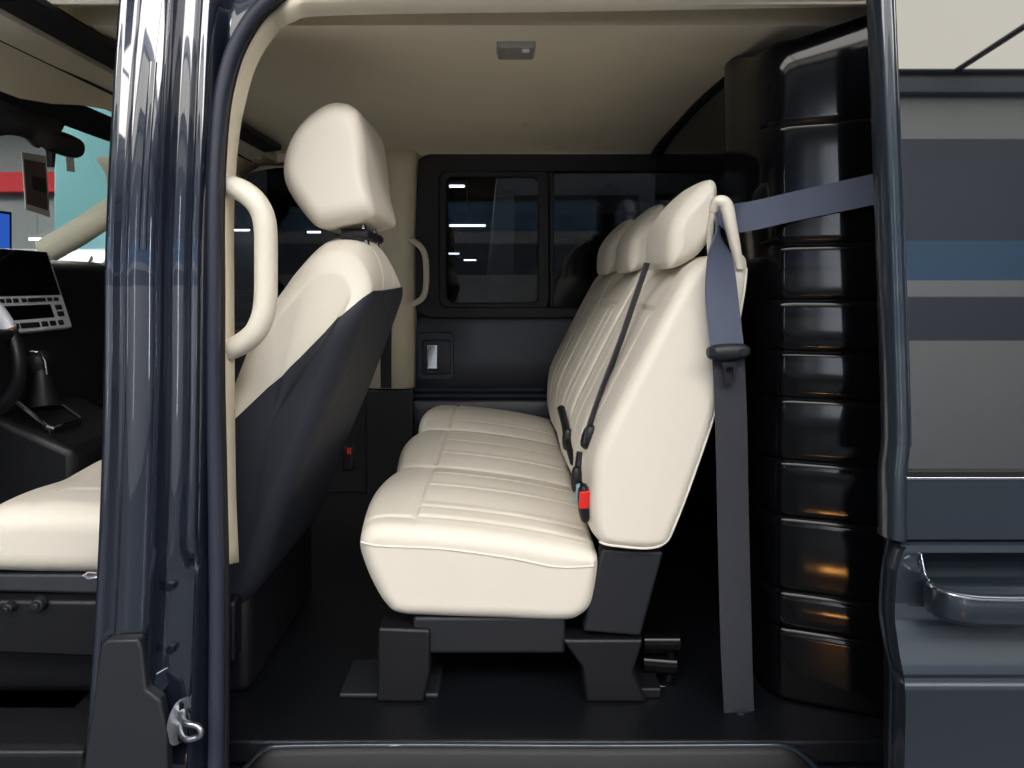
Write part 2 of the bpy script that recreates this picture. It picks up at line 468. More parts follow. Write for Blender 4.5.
# doorway seal: a rubber bulb following the arch of the opening
path = catmull(arch + [onbody(420, -21, 0.035), onbody(640, -24, 0.035), onbody(900, -28, 0.035)], 8)
MB().tube([p + Vector((0.0, 0.0, 0)) for p in path], 0.0125, 12).build('doorway_seal', M['rubber'], van)
MB().tube([p + Vector((0.0085, 0.016, -0.006 * (p.z > CZ + .5))) for p in path], 0.006, 8).build('seal_lip', M['rubber_black'], van)

# cream trim lining the doorway: pillar and header in one strip
ct_out = [(223, 860), (224, 620), (222, 480), (222, 300), (222, 210), (226, 130), (233, 84), (246, 46), (270, 14), (300, -4), (345, -8), (600, -12), (870, -16)]
ct_in = [(236, 860), (238, 620), (233.5, 480), (232, 300), (232, 210), (236, 146), (243, 104), (254, 66), (272, 36), (292, 20), (340, 13), (600, 9), (870, 4)]
A = catmull([onbody(a, b, 0.062 if b > 10 else .035) for a, b in ct_out], 8); B = catmull([onbody(a, b, 0.10 if b > 34 else .065) for a, b in ct_in], 8)
keep = [i for i in range(len(A)) if A[i].z > CZ - 0.49]
A = [A[i] for i in keep]; B = [B[i] for i in keep]
Bm = [a.lerp(b, 0.5) + Vector((0, -0.006, 0)) for a, b in zip(A, B)]
Bk = [b + Vector((-0.038, 0.055, 0.0)) if b.z < CZ + 0.3 else b + Vector((-0.01, 0.01, 0.05)) for b in B]
MB().sheet([A, Bm, B, Bk]).build('doorway_trim', M['trim_cream'], van, solid=0.004, angle=60)
# inner faces of the pillar trim (vertical lower part, splits)
tr = []
for z in (CZ - 0.49, CZ - 0.3, CZ - 0.05, CZ + 0.15, CZ + 0.3):
    x = (233 - CX) * 1.22 / F
    tr.append([Vector((x - 0.005, Yb(z) + 0.10, z)), Vector((x - 0.03, Yb(z) + 0.135, z)), Vector((x - 0.06, Yb(z) + 0.14, z)), Vector((x - 0.19, Yb(z) + 0.13, z))])
MB().sheet(tr).build('pillar_trim', M['trim_cream'], van, solid=0.004)

# headliner with a dark recessed groove beside the header
hp = [(1.232, .500), (1.236, .545), (1.30, .555), (1.322, .55), (1.328, .503), (1.338, .499), (1.42, .505), (1.6, .52), (1.9, .528), (2.05, .528),
      (2.07, .525), (2.3, .517), (2.45, .509), (2.55, .500), (2.60, .488), (2.63, .45)]
def hl(y):
    for (a, b), (c, d) in zip(hp, hp[1:]):
        if a <= y <= c: return b + (d - b) * (y - a) / (c - a)
    return hp[-1][1]
rows = []
for x in [-1.06 + 0.06 * k for k in range(32)]:
    dz = -0.03 * smooth01(-0.8, -1.06, x) ** 1.5
    rows.append([Vector((x, y, CZ + z + dz)) for y, z in hp])
MB().sheet(rows).build('headliner', M['headliner'], van, solid=0.012, angle=50)
# overhead shelf slot and seam across the front of the headliner
sl = MB()
sl.hexa([Vector((-.865, 1.14, CZ + .50)), Vector((-.80, 1.14, CZ + .498)), Vector((-.80, 2.45, CZ + .498)), Vector((-.865, 2.45, CZ + .50))],
        [Vector((-.865, 1.14, CZ + .47)), Vector((-.80, 1.14, CZ + .478)), Vector((-.80, 2.45, CZ + .478)), Vector((-.865, 2.45, CZ + .47))])
sl.build('overhead_slot', M['plastic'], van, bevel=0.006)
sh = []
for x, z in ((-.862, .505), (-.866, .462), (-.90, .452), (-.925, .447), (-.929, .452), (-.934, .445), (-.965, .425), (-.985, .395), (-.995, .380), (-1.005, .40)):
    sh.append([Vector((x, y, CZ + z + (.055 * smooth01(1.38, 1.72, y) - .05 * smooth01(2.1, 2.55, y)) * smooth01(-.90, -.98, x))) for y in (1.13, 1.3, 1.4, 1.5, 1.6, 1.7, 1.9, 2.1, 2.3, 2.45, 2.6)])
MB().sheet(sh).build('overhead_shelf', M['trim_cream'], van, solid=0.005)
p = [Vector((-.9285, y, CZ + .4495)) for y in (1.14, 1.6, 2.1, 2.5)]
MB().tube(p, 0.0035, 8).build('shelf_seam', M['rubber_black'], van)
# round button in the headliner
MB().disc(at(527, 124, 2.22) + Vector((0, 0, 0.004)), (0, 0, -1), 0.02, 0.01, 24, 0.012).build('headliner_button', M['trim_cream'], van)
# outer roof skin
rows = []
for x in (-1.15, -.9, -.3, .4, 1.2, 2.0):
    rows.append([Vector((x, y, CZ + z)) for y, z in ((1.175, .545), (1.19, .60), (1.27, .64), (1.36, .665), (1.9, .69), (2.45, .665), (2.6, .63), (2.68, .5))])
MB().sheet(rows).build('roof', M['paint'], van, solid=0.004, angle=60)

# floor mat and entry step
MB().box((0.15, 1.9, ZF - 0.02), (2.4, 1.44, 0.04)).build('floor_mat', M['mat_floor'], van, bevel=0.006)
MB().box((-1.3, 1.9, ZF - 0.02), (1.0, 1.44, 0.04)).build('cab_floor', M['plastic'], van, bevel=0.004)
def sill_pt(px, row, Y=1.175): return at(px, row, Y)
edge = [sill_pt(236, 778), sill_pt(250, 763), sill_pt(262, 751), sill_pt(280, 746.5), sill_pt(400, 745), sill_pt(600, 746), sill_pt(760, 745), sill_pt(786, 746), sill_pt(800, 753), sill_pt(816, 768), sill_pt(826, 780)]
e2 = resample(catmull(edge, 8), 80)
mb = MB(); lo = [v + Vector((0, -0.012, -0.01)) for v in e2]; lo2 = [Vector((v.x, 1.15, ZF - 0.11)) for v in e2]; up_ = [v + Vector((0, 0.012, 0.002)) for v in e2]
mb.sheet([up_, e2, lo, lo2]); mb.build('sill_step', M['rubber_black'], van, angle=50)
MB().tube(e2, 0.0046, 10).build('step_edge', M['paint_door'], van)
MB().box((-.1, 1.165, ZF - 0.10), (1.75, 0.11, 0.10)).build('sill', M['paint'], van, bevel=0.01)
MB().box((0.12, 1.095, ZF - 0.26), (3.6, 0.06, 0.34)).build('rocker_panel', M['paint'], van, bevel=0.02)

# ------------------------------------------------ far side of the van
YFW = 2.62
fp = thing_far = None
# lower side panel with ribs at the bottom
rows = []
for row, off in ((314, 0.0), (318, -0.012), (326, -0.016), (360, -0.020), (384, -0.022), (387, -0.014), (390, -0.022), (393, -0.014), (396, -0.022), (399, -0.014), (402, -0.022), (420, -0.02), (490, -0.01)):
    rows.append([Vector((x, YFW + off, at(0, row, YFW).z)) for x in (-.36, -.352, -.2, 0, .3, .58)])
side_panel = MB().sheet(rows).build('side_panel', M['panel_far'], van, solid=-0.01)
x0, x1, z0, z1 = R2(412, 672, 154, 318, 2.60)
xa, xb, za, zb = R2(440, 664, 172, 307, 2.60)
ring_plate(rrect(x0, x1, z0, z1, 0.085), rrect(xa, xb, za, zb, 0.035), 2.585, 2.64, 'window_frame', M['rubber_black'], van, 0.006)
fr = ring_plate(rrect(*R2(434, 549, 168, 311, 2.60), 0.045), rrect(*R2(446.5, 538.5, 177, 303, 2.60), 0.028), 2.594, 2.632, 'sliding_pane_frame', M['rubber_black'], van, 0.004)
MB().box(((x0 + x1) / 2, 2.636, (z0 + z1) / 2), (x1 - x0 - .03, 0.005, z1 - z0 - .03)).build('side_window_glass', M['tint_glass'], van, smooth=False)
MB().box((at(552, 0, 2.6).x, 2.615, (za + zb) / 2), (0.016, 0.03, zb - za)).build('window_mullion', M['rubber_black'], van, bevel=0.003)
# inside lever in its bezel
bz = ring_plate(rrect(*R2(418, 454, 332, 379, 2.59), 0.02), rrect(*R2(422.5, 450.5, 340, 374, 2.59), 0.012), 2.578, 2.60, 'lever_bezel', M['panel_far'], side_panel, 0.003)
a = R2(424, 450, 341, 373, 2.6); MB().box(((a[0] + a[1]) / 2, 2.598, (a[2] + a[3]) / 2), (a[1] - a[0], 0.006, a[3] - a[2])).build('lever_cup', M['rubber_black'], side_panel)
a = R2(427, 437.5, 345, 369, 2.58); MB().box(((a[0] + a[1]) / 2, 2.584, (a[2] + a[3]) / 2), (a[1] - a[0], 0.012, a[3] - a[2])).build('release_lever', M['chrome'], side_panel, bevel=0.003)['label'] = 'small chrome door lever'
a = R2(426, 439, 370.5, 373.5, 2.58); MB().box(((a[0] + a[1]) / 2, 2.588, (a[2] + a[3]) / 2), (a[1] - a[0], 0.01, a[3] - a[2])).build('lever_hinge', M['steel_dark'], side_panel, bevel=0.002)
# far pillar: cream above, black below
rows = []
for row, sh_ in ((148, 4), (170, 2), (230, 0), (300, 0), (388, 0)):
    z = at(0, row, 2.56).z
    rows.append([Vector((at(px + (sh_ if px > 400 else -sh_), 0, 2.56).x, y, z)) for px, y in ((366, 2.60), (371, 2.565), (376, 2.552), (404, 2.552), (410, 2.565), (413, 2.60))])
MB().sheet(rows).build('far_pillar_trim', M['trim_cream'], van, solid=-0.01, angle=60)
MB().box((at(390, 0, 2.57).x, 2.575, at(0, 480, 2.57).z), (0.18, 0.03, at(0, 388.5, 2.57).z - at(0, 571, 2.57).z)).build('far_pillar_base', M['plastic'], van, bevel=0.008)
# far front door: panel and window
x0, x1, z0, z1 = R2(128, 372, 150, 330, 2.62)
ring_plate(rrect(x0, x1, z0 - .02, z1 - .02, 0.16), rrect(x0 + .05, x1 - .02, z0 + .03, z1 - .06, 0.13), 2.60, 2.65, 'cab_window_frame', M['rubber_black'], van, 0.006)
MB().box(((x0 + x1) / 2, 2.64, (z0 + z1) / 2 - .02), (x1 - x0 - .04, 0.005, z1 - z0 - .06)).build('cab_window_glass', M['tint_glass'], van, smooth=False)
MB().box(((x0 + x1) / 2, 2.61, (z0 + ZF) / 2), (x1 - x0 + .1, 0.05, z0 - ZF + .02)).build('cab_door_panel', M['plastic'], van, bevel=0.015)
# cream header over the far cab window
rows = []
for px, row in ((110, 196), (180, 181), (232, 172), (285, 162), (340, 156), (372, 154)):
    p = at(px, row, 2.60); rows.append([p, p + Vector((0, -0.015, 0.02)), p + Vector((0, -0.03, 0.08)), p + Vector((0, -0.09, 0.125))])
MB().sheet(rows).build('cab_header_trim', M['trim_cream'], van, solid=0.004)
# far A pillar (cream) and outer skin of the far side
A = [at(44, 252, 2.50), at(75, 235, 2.50), at(107, 214, 2.50), at(150, 186, 2.48), at(190, 158, 2.46)]
MB().tube(A, 0.034, 12, ry=0.05, up=(0, 1, 0)).build('far_windscreen_pillar', M['trim_cream'], van)
# outer skin of the far side and the rear quarter
MB().box((0.2, 2.70, ZF - 0.05), (4.2, 0.03, 0.72)).build('far_body_side', M['paint'], van, bevel=0.01)
MB().box((1.55, 1.14, ZF + .25), (1.3, 0.03, 1.3)).build('rear_quarter', M['paint'], van, bevel=0.01)

# ------------------------------------------------ moulded black partition behind the bench
plan = [(.585, 2.62), (.575, 2.3), (.572, 1.95), (.57, 1.76), (.566, 1.70), (.549, 1.665), (.534, 1.63), (.522, 1.55), (.512, 1.42), (.512, 1.36), (.514, 1.345), (.521, 1.322), (.536, 1.305), (.57, 1.292), (.62, 1.274), (.68, 1.252), (.76, 1.225), (.86, 1.192)]
PL = resample(catmull([Vector((x, y, 0)) for x, y in plan], 8), 110)
NP = []
for i in range(len(PL)):
    t = PL[min(i + 1, len(PL) - 1)] - PL[max(i - 1, 0)]
    NP.append(Vector((t.y, -t.x, 0)).normalized())
ribs = [(284 - r) * 1.27 / F for r in (119, 243, 300, 352, 400, 464, 522, 598, 636)]
zs = sorted(set([-.79 + 1.325 * k / 132 for k in range(133)] + [r + d for r in ribs for d in (-.016, -.011, -.007, -.0035, 0, .0035, .007, .011, .016)]))
rows = []
for z in zs:
    r = []
    for p, n in zip(PL, NP):
        k = 0.0; wr = smooth01(1.36, 1.30, p.y)
        for q in ribs: k -= 0.012 * wr * g1(z - q, 0.0055)
        prev = [q for q in ribs if q > z]; nxt = [q for q in ribs if q <= z]
        if prev and nxt:
            t = (z - max(nxt)) / (min(prev) - max(nxt)); k += wr * 0.003 * math.sin(PI * t) ** .8
        if z > .44: k -= 0.012 * ((z - .44) / .095) ** 2.4 * smooth01(1.66, 1.5, p.y)
        tp = .535 + (min(.52, .462 + max(0, p.x - .55) * .26) - .535) * smooth01(1.66, 1.36, p.y)
        zz = z if z < .3 else .3 + (z - .3) * (tp - .3) / .235
        r.append(Vector((p.x, p.y, CZ + zz)) + n * k)
    rows.append(r)
partition = MB().sheet(rows).build('partition', M['gloss'], van, solid=-0.01, angle=70)
# rail where partition meets headliner
MB().tube([Vector((.56, y, CZ + hl(y) - .006)) for y in (1.60, 1.7, 1.8, 1.9, 2.0, 2.06, 2.15, 2.3, 2.4, 2.5, 2.56, 2.6)], 0.011, 10).build('partition_rail', M['rubber_black'], van)

# ================================================================== front cabin
MB_dash = MB()
prof_d = [(-1.28, -.77), (-1.25, -.45), (-1.24, -.28), (-1.285, -.14), (-1.30, -.06), (-1.345, .02), (-1.36, .06), (-1.42, .075), (-1.55, .07), (-1.75, .045), (-1.85, .0), (-1.85, -.77)]
dash = thing('dashboard', 'black dashboard at the front of the cabin, left of the pillar', 'dashboard', (-1.5, 1.9, ZF))
MB().prism([Vector((x, 1.18, CZ + z)) for x, z in prof_d], (0, 1.40, 0)).build('dash_body', M['plastic'], dash, bevel=0.02)
# display housing, silver surround, black glass and keys
S00, S10 = Vector((-1.265, 1.72, CZ - .126)), Vector((-1.265, 2.00, CZ - .126))
S01, S11 = Vector((-1.338, 1.72, CZ + .097)), Vector((-1.338, 2.00, CZ + .097))
su = (S10 - S00); sv = (S01 - S00); sn = su.cross(sv).normalized()
if sn.x < 0: sn = -sn
def sp(u, v, d=0.0): return S00 + su * u + sv * v + sn * d
def splate(u0, u1, v0, v1, d0, d1): return MB().hexa([sp(u0, v0, d0), sp(u1, v0, d0), sp(u1, v1, d0), sp(u0, v1, d0)], [sp(u0, v0, d1), sp(u1, v0, d1), sp(u1, v1, d1), sp(u0, v1, d1)])
disp = thing('touchscreen', 'silver framed dashboard touchscreen with rows of small black keys', 'screen', tuple(S00))
splate(0, 1, 0, 1, -0.05, 0).build('bezel', M['silver'], disp, bevel=0.005)
splate(.02, .965, .42, .985, -.002, .002).build('display', M['screen'], disp, bevel=0.002)
splate(.10, .76, .14, .31, -.002, .002).build('lower_display', M['screen'], disp, bevel=0.002)
for u0, u1 in ((.08, .14), (.17, .23), (.26, .32), (.37, .43), (.46, .70), (.74, .80), (.84, .90)):
    splate(u0, u1, .345, .39, 0, .004).build('key', M['plastic'], disp, bevel=0.001)
for v in (.15, .235): splate(.82, .91, v, v + .06, 0, .004).build('key', M['plastic'], disp, bevel=0.001)
for u0, u1 in ((.10, .22), (.25, .50), (.54, .62), (.66, .74), (.79, .86)):
    splate(u0, u1, .04, .10, 0, .004).build('key', M['plastic'], disp, bevel=0.001)
# tablet standing on the dash
tb = thing('tablet', 'small device with a lit blue screen standing on the dashboard', 'tablet', (-1.40, 1.87, CZ + .07))
MB().box((-1.405, 1.86, CZ + .14), (0.012, 0.16, 0.13)).build('case', M['plastic'], tb, bevel=0.004)
MB().box((-1.397, 1.856, CZ + .143), (0.004, 0.135, 0.105)).build('display', M['blue_screen'], tb)
MB().box((-1.41, 1.86, CZ + .071), (0.04, 0.10, 0.012)).build('stand', M['plastic'], tb, bevel=0.003)
# steering wheel
sw_c = Vector((-1.225, 1.52, CZ - .125)); sw_r = 0.176
tilt = math.radians(24)
wy = Vector((0, 1, 0)); wz = Vector((-math.sin(tilt), 0, math.cos(tilt))); wn = wy.cross(wz).normalized()
sw = thing('steering_wheel', 'black steering wheel at the left edge of the photo', 'steering wheel', tuple(sw_c))
def wp(a, r, d=0.0): return sw_c + wy * (r * math.cos(a)) + wz * (r * math.sin(a)) + wn * d
MB().tube([wp(2 * PI * k / 48, sw_r) for k in range(48)], 0.016, 12, closed=True).build('rim', M['plastic'], sw)
MB().tube([wp(2 * PI * k / 24, 0.055 if k % 2 else 0.06, 0) for k in range(24)], 0.02, 10, closed=True).disc(sw_c - wn * .02, wn, 0.062, 0.045, 24, 0.05).build('hub', M['plastic'], sw)
for a0 in (0.0, PI):
    MB().tube([wp(a0, .05), wp(a0, .11), wp(a0, sw_r - .008)], [.022, .016, .014], 10).build('spoke', M['plastic'], sw)
MB().tube([wp(-PI / 2, .05), wp(-PI / 2, sw_r - .008)], .016, 10).build('spoke', M['plastic'], sw)
MB().tube([wp(.05 + .75 * k / 12, sw_r) for k in range(13)], 0.0172, 14).build('rim_inlay', M['silver'], sw)
for a0 in (.03, .80): MB().tube([wp(a0, sw_r), wp(a0 + .05, sw_r)], 0.0178, 14).build('wood_inlay', M['wood'], sw)
MB().tube([sw_c - wn * .03, sw_c - wn * .2 + Vector((0, 0, -.03))], .03, 12).build('column_shroud', M['plastic'], sw)
# gear lever on the console
gl = thing('gear_lever', 'black gear lever with chrome trimmed boot below the touchscreen', 'gear lever', tuple(at(50, 415, 1.85)))
Yg = 1.80
qb = [at(9, 397, Yg - .12), at(36, 386, Yg + .06), at(82, 420, Yg + .06), at(50, 430, Yg - .12)]
qb[0] = at(9, 396, 1.74); qb[1] = at(34, 386, 1.86); qb[2] = at(82, 420, 1.82); qb[3] = at(50, 429, 1.70)
MB().tube([qb[i].lerp(qb[(i + 1) % 4], t) for i in range(4) for t in (0.06, .5, .94)], 0.006, 8, closed=True).build('boot_trim', M['chrome'], gl)
low = [q + Vector((0, 0, -.02)) for q in qb]; qb_ = [q + Vector((0, 0, -.003)) for q in qb]
MB().hexa(qb_, low).build('boot_plate', M['plastic'], gl, bevel=0.003)
pc = (qb[0] + qb[1] + qb[2] + qb[3]) / 4
kt = at(41, 362, 1.80)
MB().tube([pc, pc.lerp(kt, .4), pc.lerp(kt, .75), kt], [.042, .026, .018, .015], 12).build('boot', M['plastic'], gl)
MB().tube([kt + Vector((0, 0, -.035)), kt + Vector((-.004, 0, -.01)), kt + Vector((-.006, 0, .015)), kt + Vector((-.012, 0, .03))], [.020, .029, .030, .016], 14).build('knob', M['plastic'], gl, subsurf=1)
MB().tube([kt + Vector((-.018, -.02, .03)), kt + Vector((.012, -.022, .028)), kt + Vector((.024, -.02, .006)), kt + Vector((.026, -.016, -.03))], .0028, 8).build('knob_trim', M['chrome'], gl)
# centre console below
MB().hexa([Vector((-1.30, 1.66, CZ - .295)), Vector((-1.06, 1.68, CZ - .41)), Vector((-1.06, 1.98, CZ - .41)), Vector((-1.30, 2.0, CZ - .295))],
          [Vector((-1.30, 1.66, ZF)), Vector((-1.06, 1.68, ZF)), Vector((-1.06, 1.98, ZF)), Vector((-1.30, 2.0, ZF))]).build('console', M['plastic'], dash, bevel=0.02)
# windscreen
def ws(s, y): return Vector((-1.01 - .80 * s, y, CZ + .455 - .395 * s))
MB().sheet([[ws(s, y) + Vector((-.06 * math.sin(PI * (y - 1.2) / 1.4), 0, 0)) for y in [1.2 + 1.4 * k / 10 for k in range(11)]] for s in (0, .25, .5, .75, 1)]).build('windscreen', M['cab_glass'], van)
MB().sheet([[ws(s, y) + Vector((-.06 * math.sin(PI * (y - 1.2) / 1.4) + .004, 0, -.004)) for y in [1.2 + 1.4 * k / 10 for k in range(11)]] for s in (0, .05, .10)]).build('windscreen_band', M['rubber_black'], van)
# mirror, its housing, papers
mr = thing('rear_view_mirror', 'black rear view mirror and its mount at the top of the windscreen', 'mirror', tuple(at(40, 110, 1.85)))
MB().tube(catmull([at(-20, 112, 1.60), at(8, 110, 1.64), at(34, 118, 1.70), at(50, 132, 1.74)], 5), 0.06, 12, ry=.04).build('mirror_mount', M['plastic'], mr)
rot = at(68, 146, 1.9)
mpts = [at(40, 138, 1.70), at(52, 140, 1.73), at(72, 147, 1.79), at(84, 150, 1.82)]
MB().tube(mpts, [.026, .032, .033, .022], 14, ry=.018).build('mirror_head', M['plastic'], mr, subsurf=1)
MB().tube([at(51, 150, 1.75), at(51, 167, 1.75)], [.012, .008], 8).build('mirror_sensor', M['plastic'], mr)
pp = thing('paper_notice', 'portrait paper notice with white border hung behind the windscreen', 'notice', tuple(at(36, 183, 1.80)))
def quad_plate(q, t=0.002):
    q = [Vector(p) for p in q]; n = (q[1] - q[0]).cross(q[3] - q[0]).normalized() * t
    return MB().hexa(q, [p + n for p in q])
def inner(q, a, b, c, d, off):
    """sub-rectangle of quad q (u0,u1,v0,v1) moved toward the camera"""
    def P(u, v): return q[0].lerp(q[1], u).lerp(q[3].lerp(q[2], u), v)
    r = [P(a, c), P(b, c), P(b, d), P(a, d)]
    return [p + (Vector((0, 0, CZ)) - p).normalized() * off for p in r]
q = [at(22, 152, 1.74), at(46, 156, 1.86), at(50, 217, 1.84), at(26, 209, 1.72)]
quad_plate(q).build('sheet', M['paper'], pp, smooth=False)
quad_plate(inner(q, .06, .94, .12, .90, .004), .001).build('picture', M['print_red'], pp, smooth=False)
quad_plate(inner(q, .35, .92, .38, .62, .006), .001).build('figure', M['print_dark'], pp, smooth=False)
q2 = [at(66, 157, 1.9), at(74, 158, 1.93), at(75, 172, 1.93), at(67, 171, 1.9)]
tag(quad_plate(q2).build('price_tag', M['paper'], None, smooth=False), 'tiny white tag dangling below the mirror head', 'tag')

# ================================================================== grab handles (fixed to the van)
def grab(pts, r, name, parent):
    return MB().tube(resample(catmull(pts, 8), 46), r, 16).build(name, M['handle_cream'], parent)
Yh = 1.205
h1 = [at(222, 189, Yh + .05), at(232, 187, Yh), at(246, 193, Yh - .015), at(258, 205, Yh - .02), at(265, 224, Yh - .02), at(266, 262, Yh - .02), at(265, 305, Yh - .02), at(258, 328, Yh - .02), at(246, 341, Yh - .012), at(230, 349, Yh), at(220, 350, Yh + .05)]
grab(h1, 0.0195, 'grab_handle', van)['label'] = 'cream grab handle beside the front seat'
h2 = [at(408, 240, 2.57), at(415, 242, 2.54), at(423, 250, 2.52), at(426, 263, 2.51), at(426, 285, 2.51), at(423, 297, 2.52), at(415, 303, 2.54), at(408, 304, 2.57)]
grab(h2, 0.011, 'grab_handle', van)['label'] = 'small cream grab handle on the far pillar'
# clothes hanger slot on the far side of the headliner
MB().hexa([at(232, 128, 2.35), at(266, 141, 2.42), at(264, 146, 2.42), at(232, 134, 2.35)], [at(232, 126, 2.40), at(268, 140, 2.47), at(266, 146, 2.47), at(232, 133, 2.40)]).build('visor_slot', M['rubber_black'], van, bevel=0.002)
MB().tube([at(232, 152, 2.44), at(245, 150, 2.45), at(262, 155, 2.47)], 0.018, 10, ry=0.03).build('assist_grip', M['trim_cream'], van)

# dome lamp
dl = thing('dome_lamp', 'small frosted dome lamp in the beige headliner', 'lamp', tuple(at(516, 40, 1.44)))
b0 = at(516, 50, 1.48); zt = CZ + .512
x0 = at(498, 50, 1.47).x; x1 = at(534, 50, 1.47).x
MB().hexa([Vector((x0, 1.425, zt - .018)), Vector((x1, 1.425, zt - .018)), Vector((x1, 1.515, zt - .016)), Vector((x0, 1.515, zt - .016))],
          [Vector((x0 - .006, 1.415, zt + .006)), Vector((x1 + .006, 1.415, zt + .006)), Vector((x1 + .006, 1.525, zt + .006)), Vector((x0 - .006, 1.525, zt + .006))]).build('lens', M['lens'], dl, bevel=0.006)
MB().box(((x0 + x1) / 2 + .02, 1.44, zt - .02), (0.016, 0.01, 0.008)).build('switch', M['silver'], dl, bevel=0.002)

# ================================================================== front seat
fs = thing('front_seat', 'cream leather front seat with black back shell, behind the door pillar', 'seat', (-.75, 1.53, ZF))
bp = [(-.335, .105), (-.295, .092), (-.268, .045), (-.262, -.01), (-.285, -.09), (-.345, -.25), (-.42, -.43), (-.49, -.60), (-.60, -.62), (-.615, -.50), (-.56, -.30), (-.485, -.10), (-.44, .0), (-.415, .055), (-.38, .095)]
yc = 1.53
def fseat(x, y, z, nx, nz):
    t = smooth01(-.10, .11, z)
    dy = -(y - yc) * 0.20 * t
    k = 0.0
    if nx > 0.2: k = -0.012 * (1 - ((y - yc) / .24) ** 2) * 0
    dz = -0.05 * t * (abs(y - yc) / .23) ** 2.2
    sd = -0.003 * g1(abs(y - yc) - .075, 0.004) * smooth01(-.2, .0, z)
    return (nx * sd, dy, dz + nz * sd)
back = pillow(bp, 1.29, 1.77, 0.036, npro=150, ny=90, nend=9, fn=fseat)
back.build('backrest', M['leather'], fs, angle=70)
# black shell: the lower, rear part of the same back, a little proud, cut along a diagonal
me = bpy.data.meshes.new('back_shell'); me.from_pydata([tuple(v) for v in back.v], [], back.f); me.update()
bm = bmesh.new(); bm.from_mesh(me); bmesh.ops.recalc_face_normals(bm, faces=bm.faces)
p1 = at(362, 297, 1.30); p2 = at(232, 422, 1.29); p3 = at(398, 290, 1.72)
nrm = (p2 - p1).cross(p3 - p1).normalized()
if nrm.z < 0: nrm = -nrm
bmesh.ops.bisect_plane(bm, geom=bm.verts[:] + bm.edges[:] + bm.faces[:], plane_co=p1, plane_no=nrm, clear_outer=True)
bmesh.ops.bisect_plane(bm, geom=bm.verts[:] + bm.edges[:] + bm.faces[:], plane_co=Vector((-.66, 0, CZ - .3)), plane_no=Vector((-.94, 0, -.34)), clear_outer=True)
for f in list(bm.faces):
    pass
bm.normal_update()
for v in bm.verts: v.co += v.normal * 0.004
bm.to_mesh(me); bm.free()
link('back_shell', me, M['shell'], fs, angle=70)
# map pocket edge on the shell
mp = [Vector((-.300, 1.40, CZ - .19)), Vector((-.298, 1.53, CZ - .2)), Vector((-.300, 1.66, CZ - .19))]
MB().tube([at(296, 416, 1.36), at(322, 408, 1.42), at(338, 398, 1.54), at(350, 380, 1.68)], 0.005, 8).build('pocket_edge', M['plastic'], fs)
hr = [(284, 182), (286, 151), (300, 124), (322, 106), (343, 102), (359, 111), (366, 140), (370, 180), (377, 212), (367, 220), (340, 226), (319, 228), (302, 213)]
hp_ = [((a - CX) * 1.42 / F, (CY - b) * 1.42 / F) for a, b in hr]
def hfn(x, y, z, nx, nz):
    t = min(1, abs(y - 1.5375) / .1625)
    return (0.010 * t ** 2 * smooth01(.2, -.9, nx), 0, -0.010 * t ** 3 * smooth01(0, .9, nz))
pillow(hp_, 1.375, 1.70, 0.036, npro=90, ny=30, nend=9, fn=hfn, radial=True).build('headrest', M['leather'], fs, angle=80)
for y in (1.47, 1.59):
    x = -.305
    MB().tube([Vector((x + .01, y, CZ + .07)), Vector((x - .002, y, CZ + .13))], 0.0065, 10).build('headrest_post', M['chrome'], fs)
MB().tube([Vector((-.345, 1.44, CZ + .105)), Vector((-.30, 1.44, CZ + .105)), Vector((-.30, 1.62, CZ + .105)), Vector((-.345, 1.62, CZ + .105))], 0.012, 10).build('headrest_guide', M['plastic'], fs)
# cushion
cp = [(-.98, -.47), (-1.02, -.49), (-1.03, -.525), (-1.01, -.575), (-.90, -.60), (-.60, -.60), (-.50, -.58), (-.47, -.52), (-.55, -.47), (-.7, -.455), (-.9, -.455)]
cp = [(-.93, -.415), (-.99, -.428), (-1.03, -.465), (-1.035, -.50), (-1.01, -.535), (-.90, -.545), (-.66, -.545), (-.60, -.54), (-.57, -.50), (-.60, -.45), (-.68, -.43), (-.80, -.415)]
def cfn(x, y, z, nx, nz):
    dz = 0
    if nz > 0.1:
        dz = -0.004 * g1(x + .90, .005) - 0.004 * g1(y - 1.385, .005) * (x > -.90) - 0.004 * g1(y - 1.68, .005) - .012 * g1(y - 1.53, .10)
        dz -= 0.003 * g1(x + .72, .005)
    bul = 0.018 * min(1, abs(y - yc) / .26) ** 3 * smooth01(-.80, -1.0, x)
    return (bul, 0, dz * smooth01(.1, .9, nz) * smooth01(1.262, 1.31, y))
pillow(cp, 1.262, 1.83, 0.045, npro=170, ny=100, nend=9, fn=cfn).build('seat_cushion', M['leather'], fs, angle=80)
MB().hexa([Vector((-1.02, 1.285, CZ - .545)), Vector((-.58, 1.285, CZ - .545)), Vector((-.58, 1.78, CZ - .545)), Vector((-1.02, 1.78, CZ - .545))],
          [Vector((-.98, 1.275, CZ - .575)), Vector((-.58, 1.275, CZ - .585)), Vector((-.58, 1.78, CZ - .585)), Vector((-.98, 1.78, CZ - .575))]).build('seat_frame', M['plastic_grey'], fs, bevel=0.006)
MB().box((-.74, 1.53, CZ - .687), (.5, .44, .205)).build('seat_base', M['plastic'], fs, bevel=0.02)
MB().hexa([Vector((-1.04, 1.262, CZ - .585)), Vector((-.50, 1.262, CZ - .59)), Vector((-.50, 1.262, CZ - .70)), Vector((-1.04, 1.262, CZ - .68))],
          [Vector((-1.02, 1.30, CZ - .578)), Vector((-.50, 1.30, CZ - .58)), Vector((-.50, 1.30, CZ - .70)), Vector((-1.02, 1.30, CZ - .68))]).build('side_cover', M['plastic'], fs, bevel=0.006)
